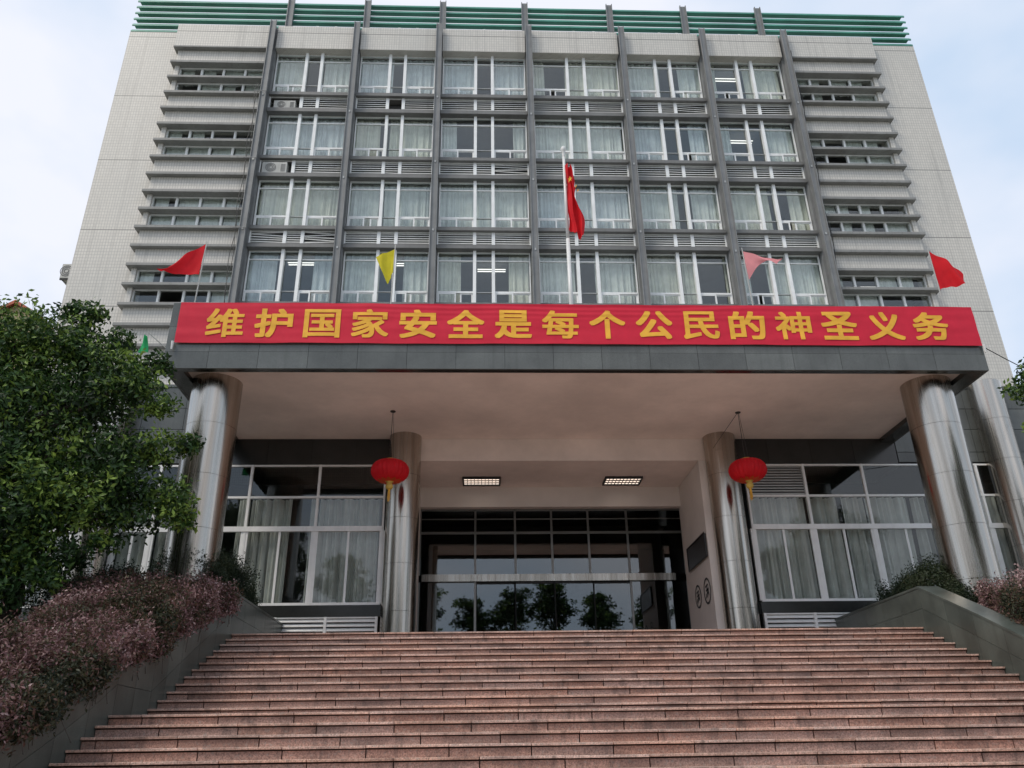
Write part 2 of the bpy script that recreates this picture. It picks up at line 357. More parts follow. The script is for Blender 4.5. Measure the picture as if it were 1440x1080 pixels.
# ================================================================== OFFICE TOWER
tower = thing('office_tower', (2.3, 30, -1.62), 'seven-storey beige tiled office tower with a curtained window grid and green slats on its roof', 'office building')
YW = 27.95; YI = 27.71
MX = [-9.57, -5.73, -1.94, 2.2, 6.54, 10.37, 14.26]
TX0, TX1, TZ = -16.32, 20.86, 30.93
WXL0, WXL1, WXR0, WXR1 = -13.62, -9.72, 14.42, 18.30
FZ = [29.66 - .9 * k for k in range(21)]                  # tops of the sun fins
box('wall', TX0, WXL0 - .0, YW, YW + .45, 10.14, TZ, M['tile'], tower)
box('wall', WXR1, TX1, YW, YW + .45, 10.14, TZ, M['tile'], tower)
box('side_wall', TX0, TX0 + .3, YW + .45, 44, -1.6, TZ, M['tile'], tower); box('side_wall', TX1 - .3, TX1, YW + .45, 44, -1.6, TZ, M['tile'], tower)
box('back_wall', TX0 + .3, TX1 - .3, 43.7, 44, -1.6, TZ, M['tile'], tower)
box('roof_slab', TX0 + .3, TX1 - .3, YW + .45, 43.7, 30.4, 30.7, M['fin'], tower)
WINK = {1, 2, 5, 6, 9, 10, 13, 14}
for sgn, x0, x1 in ((-1, WXL0, WXL1), (1, WXR0, WXR1)):
    # solid strips between window bands
    for ka, kb in ((-1, 1), (3, 5), (7, 9), (11, 13), (15, 25)):
        zt = TZ if ka < 0 else FZ[ka] - .06; zb = (29.66 - .9 * kb) - .06
        box('wall', x0 - (.2 if sgn < 0 else -.002), x1 + (.2 if sgn > 0 else -.002), YI, YW - .002, max(zb, 10.14), min(zt, 29.6), M['tile'], tower)
        box('wall', x0, x1, YW, YW + .3, max(zb, 10.14), zt, M['tile'], tower)
box('wall', -9.72, 14.42, YW, YW + .3, 10.14, 16.1, M['tile'], tower)
# parapet panels, one per bay, proud of the wall
px = [-13.98] + MX + [18.62]
for a, b in zip(px[:-1], px[1:]):
    a2 = a + (.16 if a > -13 else 0); b2 = b - (.16 if b < 18 else 0)
    box('parapet_panel', a2, b2, 27.56, YW - .002, 29.66, 31.04, M['tile'], tower)
# sun fins at the sides
for k in range(1, 19):
    for x0, x1 in ((-13.98, -9.75), (14.44, 18.62)):
        box('sun_fin', x0, x1, 27.49, YW - .003, FZ[k] - .13, FZ[k], M['fin'], tower, bev=.01)
for x0, x1 in ((-13.98, -9.75), (14.44, 18.62)): box('sun_fin', x0, x1, 27.49, YW - .003, 29.56, 29.655, M['fin'], tower, bev=.01)

# curtain sheets
def curtain_mesh(w, h, seed, amp=.05, gather=1.):
    r = random.Random(seed); n = max(12, int(w / .028)); ph = r.random() * 9; mb = MB(); prev = None
    for i in range(n + 1):
        x = -w / 2 + w * i / n; u = x * (6.2 if amp < .1 else 7.5) * gather + ph
        y = amp * (math.sin(u * 2.9 + 1.5 * math.sin(u * .7)) * .6 + .4 * math.sin(u * 6.1 + 2 * math.sin(u)))
        sw = .03 * math.sin(u * .9)
        a = (x, y * .6, h); m_ = (x + sw * .5, y, h * .5); c = (x + sw, y * 1.2, 0)
        if prev: mb.quad(prev[2], c, m_, prev[1]); mb.quad(prev[1], m_, a, prev[0])
        prev = (a, m_, c)
    return mb
def curtain(x0, x1, y, z0, z1, mat, parent, seed=0, amp=.05):
    mb = curtain_mesh(x1 - x0, z1 - z0, seed, amp); mb.v = [v + Vector(((x0 + x1) / 2, y, z0)) for v in mb.v]
    o = mb.build('curtain', mat, parent, smooth=True); return o

GAPS = {(0,0):[(.36,.62)],(0,1):[(.44,.57)],(0,2):[(.40,.62)],(0,3):[(.14,.38)],(0,4):[(.47,.72)],(0,5):[(.14,.50)],
        (1,0):[],(1,1):[(.31,.44)],(1,2):[(.18,.84)],(1,3):[(.985,.99)],(1,4):[(.46,.76)],(1,5):[(.21,.66)],
        (2,0):[],(2,1):[(.36,.42)],(2,2):[],(2,3):[],(2,4):[(.52,.68)],(2,5):[(.55,.80)],
        (3,0):[(.32,.74)],(3,1):[(.42,.70)],(3,2):[(.25,.77)],(3,3):[(.37,.58)],(3,4):[(.40,.47),(.62,.97)],(3,5):[(.17,.37)]}
OPEN = {(0,0):.33,(0,3):.33,(0,4):.66,(0,5):.34,(1,1):.36,(1,4):.67,(2,5):.68,(3,2):.36,(3,5):.35,(2,1):.38,(3,1):.645,(3,0):.62}
SILL = [27.16, 23.56, 19.94, 16.33]; HEAD = [29.66, 26.0, 22.42, 18.86]
YG = 27.98
for r_ in range(4):
    z0, z1 = SILL[r_], HEAD[r_]
    zs, zt = z0 + .62, z1 - .42
    for c_ in range(6):
        xa, xb = MX[c_] + .17, MX[c_ + 1] - .17; w = xb - xa; m1, m2 = xa + w * .40, xa + w * .60
        f = MB(); f.box(xa, xb, YG - .03, YG + .06, z1 - .04, z1); f.box(xa, xb, YG - .03, YG + .06, z0, z0 + .04)
        f.box(xa, xa + .05, YG - .03, YG + .06, z0 + .04, z1 - .04); f.box(xb - .05, xb, YG - .03, YG + .06, z0 + .04, z1 - .04)
        win = f.build('window', M['white'], tower)
        for m_ in (m1, m2): box('mullion', m_ - .065, m_ + .065, YG - .16, YG + .05, z0, z1, M['white'], win)
        for a, b in ((xa + .05, m1 - .065), (m1 + .065, m2 - .065), (m2 + .065, xb - .05)):
            box('transom', a, b, YG - .035, YG + .05, zt - .022, zt + .022, M['white'], win)
            wide = b - a > 1.1
            box('transom', a, b, YG - .05 if wide else YG - .03, YG + .05, zs - (.04 if wide else .015), zs + (.04 if wide else .015), M['white'] if wide else M['alum'], win)
            box('pane', a, b, YG, YG + .008, zs + .03, zt - .022, M['glass'], win)
            box('pane', a, b, YG, YG + .008, zt + .022, z1 - .04, M['glass'], win)
            if not wide: box('pane', a, b, YG, YG + .008, z0 + .04, zs - .03, M['glass'], win)
            else:
                # two sliding sashes, one of them may stand open
                op = OPEN.get((r_, c_)); mid = (a + b) / 2; fr = .06
                for i, (s0, s1) in enumerate(((a, mid + .03), (mid - .03, b))):
                    ox = xa + w * op if op else None
                    yy = YG - .045 + i * .035
                    if ox and s0 < ox < s1:
                        d = (.30 + .25 * ((r_ * 5 + c_ * 3) % 3) / 2) * (s1 - s0) * (1 if i == 0 else -1) * -1
                        d = d if i == 1 else d
                        s0 += d * (1 if i == 0 else 1); s1 += d * (1 if i == 0 else 1)
                    s0 = max(s0, a); s1 = min(s1, b)
                    sm = MB(); sm.box(s0, s1, yy, yy + .028, z0 + .045, z0 + .045 + fr); sm.box(s0, s1, yy, yy + .028, zs - .03 - fr, zs - .032)
                    sm.box(s0, s0 + fr, yy, yy + .028, z0 + .045 + fr, zs - .03 - fr); sm.box(s1 - fr, s1, yy, yy + .028, z0 + .045 + fr, zs - .03 - fr)
                    sm.build('sash', M['white'], win)
                    box('sash_pane', s0 + fr, s1 - fr, yy + .01, yy + .016, z0 + .045 + fr, zs - .03 - fr, M['glass'], win)
        # curtains
        gaps = GAPS[(r_, c_)]; cur = 0.; segs = []
        for g0, g1 in gaps: segs.append((cur, g0)); cur = g1
        segs.append((cur, 1.))
        cm = random.choice([M['curtain'], M['curtain'], M['curtain_b'], M['curtain_y']])
        for s0, s1 in segs:
            if s1 - s0 > .03: curtain(xa + w * s0, xa + w * s1, YG + .26, z0 - .1, z1 + .05, cm, win, random.random() * 99, .075)
# rooms behind the central windows (floors, back walls, cross walls, tube lamps)
rm = MB()
for z in (30.0, 26.35, 22.75, 19.2, 15.6): rm.box(-15.9, 20.5, YW + .5, 34, z, z + .22)
rm.box(-15.9, 20.5, 34, 34.2, 12, 30.3)
for x in (-9.57, -1.94, 6.54, 14.3): rm.box(x - .08, x + .08, YW + .5, 34, 15.8, 30)
rm.build('office_interior', M['room'], tower)
LAMPS = [(3,0,.55,28.9),(3,1,.62,28.9),(3,2,.58,29.3),(1,5,.45,29.2),(0,5,.40,29.0)]
for r_, c_, u, y in LAMPS:
    x = MX[c_] + u * (MX[c_ + 1] - MX[c_]); z = HEAD[r_] + .05
    lm = MB(); lm.box(x - .6, x + .6, y, y + .035, z, z + .03); lm.box(x - .6, x + .6, y + .16, y + .195, z, z + .03); lm.build('ceiling_lamp', M['lamp'], tower)
# grey beams and louvres between the window rows
BT = [(27.15, 26.97), (26.21, 26.0), (23.55, 23.38), (22.62, 22.42), (19.92, 19.75), (19.05, 18.86), (16.32, 16.12)]
for c_ in range(6):
    xa, xb = MX[c_] + .13, MX[c_ + 1] - .13
    for t, b in BT: box('spandrel_beam', xa, xb, 27.66, 28.2, b, t, M['dkbeam'], tower, bev=.008)
    for r_ in range(3):
        zt, zb = BT[r_ * 2][1], BT[r_ * 2 + 1][0]; w = xb - xa; m1, m2 = xa + w * .40, xa + w * .60
        g = MB(); 
        for x in (xa + .03, m1, m2, xb - .03): g.box(x - (.07 if x in (m1, m2) else .03), x + (.07 if x in (m1, m2) else .03), 27.80, 27.90, zb, zt)
        g.box(xa, xb, 27.82, 27.88, zb + .001, zb + .025); g.box(xa, xb, 27.82, 27.88, zt - .025, zt - .001)
        gr = g.build('vent_grille', M['white'], tower)
        box('backing', xa, xb, 28.25, 28.3, zb, zt, M['roomdk'], gr)
        n = 6
        for i in range(n):
            zz = zb + .03 + (zt - zb - .04) * i / n
            for (sa, sb) in ((xa + .06, m1 - .07), (m1 + .07, m2 - .07), (m2 + .07, xb - .06)):
                if c_ == 0 and r_ in (0, 1) and sb < m1: continue
                if c_ == 1 and r_ == 0 and m1 < sa < m2: continue
                wob = random.uniform(-.012, .012) if random.random() < .3 else 0
                if (r_, c_) in ((1, 2), (2, 0), (0, 4)) and (sa > m2 or r_ == 2) and sb - sa > 1: wob = random.uniform(-.06, .05)
                sl = MB(); P = [(sa, 27.82, zz - wob), (sb, 27.82, zz + wob), (sb, 27.875, zz + .085 + wob), (sa, 27.875, zz + .085 - wob)]
                sl.quad(*P); sl.quad(*[(p[0], p[1] + .004, p[2] - .006) for p in P][::-1]); sl.quad(P[0], (P[0][0], 27.824, P[0][2] - .012), (P[1][0], 27.824, P[1][2] - .012), P[1])
                sl.build('slat', M['slat'], gr)
# vertical steel mullions (H sections)
for i, x in enumerate(MX):
    m_ = MB(); m_.box(x - .135, x + .135, 27.30, 27.335, 15.5, 31.12); m_.box(x - .035, x + .035, 27.335, 27.72, 15.5, 31.1); m_.box(x - .135, x + .135, 27.72, 27.76, 15.5, 31.06)
    m_.box(x - .135, x - .105, 27.24, 27.30, 15.5, 31.12); m_.box(x + .105, x + .135, 27.24, 27.30, 15.5, 31.12); m_.box(x - .14, x + .14, 27.76, 28.12, 15.5, 31.0)
    o = m_.build('steel_mullion', M['mullion'], tower)
    for z in (26.6, 23.0, 19.5):
        box('bolt_plate', x - .03, x + .03, 27.275, 27.30, z - .05 - (.9 if i % 2 else 0), z + .05 - (.9 if i % 2 else 0), M['alum'], o)
# side windows between the fins
side_gap = {(-1, 14): 1}
for sgn, x0, x1 in ((-1, WXL0, WXL1), (1, WXR0, WXR1)):
    for k in sorted(WINK):
        zt, zb = FZ[k] - .13, FZ[k + 1]
        yw = YI + .20
        xs = [x0 + .0, x0 + .98, x0 + 1.95, x0 + 2.92, x1] if sgn < 0 else [x0, x0 + .9, x0 + 1.85, x0 + 2.8, x1]
        f = MB(); f.box(x0, x1, yw - .02, yw + .05, zt - .05, zt); f.box(x0, x1, yw - .02, yw + .05, zb, zb + .05)
        win = f.build('window', M['alum'], tower)
        for j, x in enumerate(xs):
            box('mullion', x - (.045 if 0 < j < 4 else .03), x + (.045 if 0 < j < 4 else .03), yw - .06, yw + .05, zb + .05, zt - .05, M['white'], win)
        for j in range(4):
            dark = (sgn, k, j) in ((-1, 14, 1), (1, 6, 1))
            if not dark: box('pane', xs[j] + .04, xs[j + 1] - .04, yw, yw + .006, zb + .05, zt - .05, M['glass'], win)
            if not dark and random.random() < .72: curtain(xs[j] + .05, xs[j + 1] - .05 - random.choice([0, 0, .35]), yw + .16, zb - .1, zt + .1, M['curtain'], win, random.random() * 99, .03)
        box('pilaster', x0 - .2 if sgn < 0 else x1 + .0, x0 - .001 if sgn < 0 else x1 + .2, YI + .002, YW - .002, zb, zt, M['tile'], win)
        for q in (0, 1): box('frame_rail', x0, x1, yw - .055, yw - .021, (zb, zt - .04)[q], (zb + .04, zt)[q], M['white'], win)
for x, z in ((-10.6, 17.6), (16.5, 17.9)):
    box('ceiling_lamp', x - .4, x + .4, 28.9, 28.96, z, z + .04, M['lamp'], tower)
# green roof screen
YS = 29.55
for i in range(7):
    z = 32.74 + .41 * i
    xs = [-17.25] + [-9.57 + (x + 9.57) * 1.0 for x in MX] + [22.05]
    mb_x = (-17.25, 22.05)
    sl = MB(); th = .16
    for (u0, v0, u1, v1) in ((0, 0, .10, .20), (.10, .20, .34, .24), (0, 0, .34, .0)):
        sl.box(mb_x[0], mb_x[1], YS + u0, YS + max(u1, u0 + .03), z + min(v0, v1), z + max(v0, v1) + .02) if False else None
    P = [(0, 0), (0, .085), (.12, .25), (.42, .27), (.42, .22), (.16, .20), (.05, .0)]
    for q in range(len(P)):
        a, b = P[q], P[(q + 1) % len(P)]
        sl.quad((mb_x[0], YS + a[0], z + a[1]), (mb_x[1], YS + a[0], z + a[1]), (mb_x[1], YS + b[0], z + b[1]), (mb_x[0], YS + b[0], z + b[1]))
    sl.quad(*[(mb_x[0], YS + a[0], z + a[1]) for a in P]); sl.quad(*[(mb_x[1], YS + a[0], z + a[1]) for a in P][::-1])
    if i < 6: sl.build('green_roof_slat', M['green'], tower)
for x in MX:
    m_ = MB(); m_.box(x - .16, x + .16, YS - .10, YS - .06, 30.7, 35.1); m_.box(x - .03, x + .03, YS - .06, YS + .5, 30.7, 35.1); m_.box(x - .16, x - .12, YS - .18, YS - .10, 30.7, 35.1); m_.box(x + .12, x + .16, YS - .18, YS - .10, 30.7, 35.1)
    m_.build('roof_post', M['mullion'], tower)
for c_ in range(6):
    for u in (.5, .72):
        x = MX[c_] + u * (MX[c_ + 1] - MX[c_]); box('roof_lamp', x - .06, x + .06, 27.7, 27.85, 31.04, 31.24, M['white'], tower)

# ================================================================== PODIUM / ENTRANCE BLOCK
pod = thing('entrance_podium', (2.4, 24, -1.62), 'grey granite clad podium block with curtained windows behind the stairs and porch', 'building')
YP = 22.0
# granite band panels of the wings, joints open over a dark backing
ROWS = [(7.68, 7.98), (7.99, 8.70), (8.71, 9.36), (9.37, 10.02)]
for xa, xb in ((-34, -7.36), (12.22, 36)):
    box('band_backing', xa, xb, YP + .035, YP + .3, 7.66, 10.03, M['joint'], pod)
    nx = 9; s = 1.2
    for i in range(nx):
        x0 = (-7.36 - s * (i + 1)) if xa < 0 else (12.22 + s * i)
        for z0, z1 in ROWS: box('granite_panel', x0 + .006, x0 + s - .006, YP, YP + .033, z0 + .004, z1 - .002, M['granite'], pod)
    fx0, fx1 = (-34, -7.36 - s * nx) if xa < 0 else (12.22 + s * nx, 36)
    box('band_wall', fx0, fx1, YP, YP + .03, 7.68, 10.02, M['granite'], pod)
box('podium_roof', -34, 36, YP + .01, YW - .01, 10.03, 10.12, M['fin'], pod)
# granite band above the porch windows
for xa, xb in ((-7.3, -2.3), (7.1, 12.2)):
    n = 4; s = (xb - xa) / n
    for i in range(n): box('dark_granite_panel', xa + s * i + .004, xa + s * (i + 1) - .004, YP, YP + .03, 7.64, 8.45, M['granite_dk'], pod)
    box('band_backing', xa, xb, YP + .031, YP + .2, 7.64, 9.9, M['joint'], pod)
# window groups
def big_window(xs, z0=3.72, zl=5.77, zm=6.67, zt=7.62, curt=None, grille_first=False, low_open=False):
    f = MB(); xa, xb = xs[0], xs[-1]; y0, y1 = YP - .02, YP + .06
    f.box(xa, xb, y0, y1, zt - .05, zt); f.box(xa, xb, y0, y1, z0, z0 + .07); f.box(xa, xb, y0 - .03, y1, zl - .07, zl + .07); f.box(xa, xb, y0 - .01, y1, zm - .03, zm + .03)
    for i, x in enumerate(xs):
        w_ = .05 if 0 < i < len(xs) - 1 else .04
        f.box(x - w_ * .7, x + w_ * .7, y0 - .012, y1, z0, zt); f.box(x - w_ * 1.9, x + w_ * 1.9, y0 - .002, y1, z0 + .03, zl - .05)
    win = f.build('window', M['white'], pod)
    for i, (a, b) in enumerate(zip(xs[:-1], xs[1:])):
        a += .04; b -= .04
        if grille_first and i == 0:
            for q in range(11): box('grille_slat', a, b, YP, YP + .03, zm + .05 + q * .08, zm + .09 + q * .08, M['alum'], win)
        else: box('pane', a, b, YP + .01, YP + .018, zm + .03, zt - .05, M['glass_low'], win)
        box('pane', a, b, YP + .01, YP + .018, zl + .07, zm - .03, M['glass_low'], win)
        if b - a > .8:
            mid = (a + b) / 2; box('mullion', mid - .03, mid + .03, YP - .015, YP + .04, z0 + .07, zl - .07, M['white'], win)
            box('pane', a + .05, mid - .03, YP + .01, YP + .018, z0 + .07, zl - .07, M['glass_low'], win); box('pane', mid + .03, b - .05, YP + .01, YP + .018, z0 + .07, zl - .07, M['glass_low'], win)
        else: box('pane', a, b, YP + .01, YP + .018, z0 + .07, zl - .07, M['glass_low'], win)
        cs = (curt or {}).get(i, [(0, 1)])
        for c0, c1 in cs:
            curtain(a + (b - a) * c0, a + (b - a) * c1, YP + .28, z0 - .1, zm + .02, M['curtain_low'], win, random.random() * 99, .17)
    return win
big_window([-8.2 + .55, -6.42, -4.52, -2.68], curt={0: [(.75, 1)], 1: [(0, .62), (.9, 1)], 2: [(0, 1)]})
big_window([7.62, 9.33, 11.06, 12.86], curt={0: [(0, 1)], 1: [(0, .55), (.6, 1)], 2: [(0, .72), (.8, 1)]}, grille_first=True)
big_window([-9.88, -8.94, -8.42], curt={0: [(0, 1)], 1: [(0, 1)]})
big_window([13.75, 14.45, 15.0])
big_window([-12.9, -12.0, -11.0], curt={0: [(0, .5)]}); big_window([-16.4, -15.0, -13.6]); big_window([16.2, 17.6, 19.0]); big_window([20.0, 21.5, 23])
# piers between them
for xa, xb in ((-8.36, -7.72), (12.95, 13.65), (-10.95, -9.95), (-13.5, -12.98), (15.08, 16.1), (19.1, 19.9), (-34, -16.5), (23.1, 36)):
    z = 2.4
    while z < 7.6:
        z1 = min(z + .87, 7.62); box('pier_panel', xa, xb, YP - .01, YP + .2, z + .004, z1 - .004, M['granite'], pod); z = z1
# plinth with vent louvres under the windows
for xa, xb in ((-8.2, -2.62), (7.55, 12.9), (-13, -8.2), (12.9, 24), (-34, -13)):
    box('sill_band', xa, xb, YP - .03, YP + .2, 3.42, 3.72, M['granite_dk'], pod)
    box('plinth_backing', xa, xb, YP + .1, YP + .2, -1.6, 3.42, M['joint'], pod)
for xs in ([-7.0, -5.35, -4.05, -2.72], [7.62, 8.98, 10.32, 11.7]):
    f = MB()
    for x in xs: f.box(x - .035, x + .035, YP - .03, YP + .09, 2.43, 3.42)
    f.box(xs[0], xs[-1], YP - .02, YP + .07, 3.385, 3.418); f.box(xs[0], xs[-1], YP - .02, YP + .07, 2.435, 2.47)
    gr = f.build('vent_grille', M['white'], pod)
    for a, b in zip(xs[:-1], xs[1:]):
        for q in range(8):
            z = 2.5 + q * .115; sl = MB(); P = [(a + .035, YP - .02, z), (b - .035, YP - .02, z), (b - .035, YP + .06, z + .075), (a + .035, YP + .06, z + .075)]
            sl.quad(*P); sl.quad(P[0], (P[0][0], P[0][1] + .003, P[0][2] - .022), (P[1][0], P[1][1] + .003, P[1][2] - .022), P[1]); sl.build('slat', M['white'], gr)
# recessed entrance: cheeks, lintel, ceiling, back wall over the doors
RX0, RX1, YD, YH = -1.86, 6.30, 27.0, 24.5
box('lintel', -2.4, 7.2, YP, YP + .35, 7.74, 8.60, M['soffit'], pod)
box('recess_ceiling', RX0 - .3, RX1 + .6, YP + .35, YH + .25, 7.74, 7.84, M['soffit'], pod); box('inner_ceiling', -2.4, 7.2, YH + .25, YD + .3, 7.74, 7.84, M['granite_dk'], pod)
box('recess_cheek', RX0 - .3, RX0, YP + .0, YH + .25, 2.42, 7.735, M['plaster'], pod); box('inner_cheek', -2.35, -2.06, YH + .25, YD + .3, 2.42, 7.735, M['granite_dk'], pod)
box('recess_cheek', RX1, RX1 + .3, YP + .0, YH + .25, 2.42, 7.735, M['plaster'], pod); box('inner_cheek', 6.92, 7.2, YH + .25, YD + .3, 2.42, 7.735, M['granite_dk'], pod)
box('door_head_wall', RX0, RX1, YH, YH + .25, 7.10, 7.738, M['plaster'], pod)
DX = [-2.02, -.165, 1.18, 2.42, 3.67, 5.0, 6.9]
f = MB()
for x in DX: f.box(x - .035, x + .035, YD - .03, YD + .06, 5.50, 7.73)
f.box(DX[0], DX[-1], YD - .03, YD + .05, 7.68, 7.73); f.box(DX[0], DX[-1], YD - .02, YD + .05, 7.38, 7.41); f.box(DX[0], DX[-1], YD - .02, YD + .05, 6.88, 6.96)
for x in (DX[0], DX[1], DX[5], DX[6]): f.box(x - .035, x + .035, YD - .03, YD + .06, 2.42, 5.27)
door = f.build('entrance_glazing', M['alum'], pod)
box('door_header', DX[0] + .1, DX[-1] - .4, YD - .12, YD + .1, 5.28, 5.51, M['steel'], door)
for a, b in zip(DX[:-1], DX[1:]):
    for z0, z1 in ((5.51, 6.88), (6.96, 7.38), (7.41, 7.68)): box('pane', a + .035, b - .035, YD + .01, YD + .02, z0, z1, M['glass_door'], door)
for a, b in ((DX[0], DX[1]), (DX[5], DX[6])): box('pane', a + .035, b - .035, YD + .01, YD + .02, 2.44, 5.27, M['glass_door'], door)
for a, b in ((DX[1], 1.12), (1.12, 2.42), (2.42, 3.72), (3.72, DX[5])):
    g = MB(); y0 = YD - .06 if a in (1.12, 2.42) else YD
    g.box(a + .036, b, y0, y0 + .02, 2.45, 2.51); g.box(a + .036, b, y0, y0 + .02, 5.20, 5.27); g.box(a + .036, a + .06, y0, y0 + .02, 2.51, 5.20)
    ld = g.build('sliding_door', M['dark'], door); box('door_glass', a + .06, b, y0 + .006, y0 + .014, 2.51, 5.20, M['glass_door'], door)
# hall interior
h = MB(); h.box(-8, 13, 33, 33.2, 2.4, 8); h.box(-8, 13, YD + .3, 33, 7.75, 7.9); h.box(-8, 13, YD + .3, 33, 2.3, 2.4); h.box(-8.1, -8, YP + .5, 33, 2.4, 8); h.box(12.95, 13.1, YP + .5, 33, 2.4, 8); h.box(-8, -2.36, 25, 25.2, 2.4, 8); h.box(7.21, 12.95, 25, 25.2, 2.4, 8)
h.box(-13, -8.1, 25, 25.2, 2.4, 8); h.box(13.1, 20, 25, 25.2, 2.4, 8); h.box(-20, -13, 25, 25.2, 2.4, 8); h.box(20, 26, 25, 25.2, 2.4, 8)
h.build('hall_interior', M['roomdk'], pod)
# columns: stacked brushed steel sleeves
def column(parent, cx, cy, r, z0, z1, seg=1.235, ztop=None):
    z = z1; mb = MB().lathe(cx, cy, [(r - .012, z0), (r - .012, z1)], 32); cr_ = mb.build('column_core', M['dark'], parent)
    while z > z0 + .05:
        zb = max(z - seg, z0)
        m_ = MB().lathe(cx, cy, [(r, zb + .004), (r, z - .004)], 56).lathe(cx, cy, [(r - .009, zb + .001), (r - .0004, zb + .0042)], 56).lathe(cx, cy, [(r - .0004, z - .0042), (r - .009, z - .001)], 56); m_.build('steel_sleeve', M['steel'], parent, smooth=True)
        z = zb
for cx in (-2.14, 6.93): column(pod, cx, 21.85, .455, 2.42, 8.42)
for cx in (-10.4, 15.2): column(pod, cx, 21.75, .46, 2.4, 10.05); MB().lathe(cx, 21.75, [(.0, 10.051), (.455, 10.05)], 32).build('column_cap', M['steel'], pod)
box('podium_top_beam', -34, -7.4, YP - .02, YP + .01, 10.03, 10.12, M['granite'], pod); box('podium_top_beam', 12.25, 36, YP - .02, YP + .01, 10.03, 10.12, M['granite'], pod)

# ================================================================== CANOPY
can = thing('entrance_canopy', (2.4, 19.5, 2.42), 'flat granite edged canopy with cream soffit on round steel columns over the stair top', 'canopy')
CX0, CX1, CY0, CZ0, CZ1 = -7.34, 12.19, 17.06, 8.27, 10.0
box('canopy_slab', CX0 + .06, CX1 - .06, CY0 + .06, YP - .005, 8.6, 9.95, M['joint'], can)
s = 1.15; xj = [-7.34] + [-4.03 - s * i for i in (2, 1)] + [-4.03 + s * i for i in range(0, 14)] + [12.19]
for a, b in zip(xj[:-1], xj[1:]):
    for z0, z1 in ((CZ0, 8.70), (8.705, 9.35), (9.355, CZ1)):
        box('granite_panel', a + .004, b - .004, CY0, CY0 + .06, z0, z1, M['granite'], can)
for sx, x in ((-1, CX0), (1, CX1 - .06)):
    ys = [CY0 + .062 + 1.23 * i for i in range(5)]
    for a, b in zip(ys[:-1], ys[1:]):
        for z0, z1 in ((CZ0, 8.70), (8.705, 9.35), (9.355, CZ1)): box('granite_panel', x, x + .06, a + .004, min(b - .004, YP - .01), z0, z1, M['granite'], can)
# dark edge frame below and recessed soffit
for nm, b in (('edge_beam', (CX0 + .062, CX1 - .062, CY0 + .062, CY0 + .22)), ('edge_beam', (CX0 + .062, CX0 + .42, CY0 + .222, YP - .01)), ('edge_beam', (CX1 - .42, CX1 - .062, CY0 + .222, YP - .01))):
    box(nm, b[0], b[1], b[2], b[3], 8.275, 8.598, M['granite_dk'], can)
box('soffit', CX0 + .422, CX1 - .422, CY0 + .222, YP - .012, 8.40, 8.45, M['soffit'], can)
for cx in (-6.39, 11.19): column(can, cx, 18.15, .58, 2.3, 8.40)
box('canopy_roof', CX0 + .08, CX1 - .08, CY0 + .08, YP, 9.951, 9.97, M['fin'], can)

# ================================================================== BANNER with lettering
def bdisp(x, z):
    t = (z - 8.9) / 1.1
    d = .008 * math.sin(z * 46 + 1.6 * math.sin(x * .5) + 3 * noise.noise(Vector((x * .4, 0, 2)))) * max(0, t - .5) * 2 * (.5 + .5 * math.sin(x * .31 + 1))
    d += .010 * noise.noise(Vector((x * .5, z * 5, 0))) + .012 * noise.noise(Vector((x * 1.7, z * 2, 5)))
    return d
BX0, BX1, BZ0, BZ1, BY = -7.14, 12.15, 8.905, 9.985, 17.0
mb = MB(); nx, nz = 300, 44
for j in range(nz + 1):
    for i in range(nx + 1):
        x = BX0 + (BX1 - BX0) * i / nx; z = BZ0 + (BZ1 - BZ0) * j / nz
        z2 = z + (.004 * math.sin(x * 1.3) + .003 * math.sin(x * 4.1)) * (1 if j in (0, nz) else .0)
        mb.v.append(Vector((x, BY - bdisp(x, z), z2)))
for j in range(nz):
    for i in range(nx): a = j * (nx + 1) + i; mb.f.append((a, a + 1, a + nx + 2, a + nx + 1)); mb.mi.append(0)
banner = mb.build('slogan_banner', M['red'], None, smooth=True)
tag(banner, 'long red cloth banner with yellow Chinese characters stretched along the canopy front', 'banner')
TXT = '维护国家安全是每个公民的神圣义务'
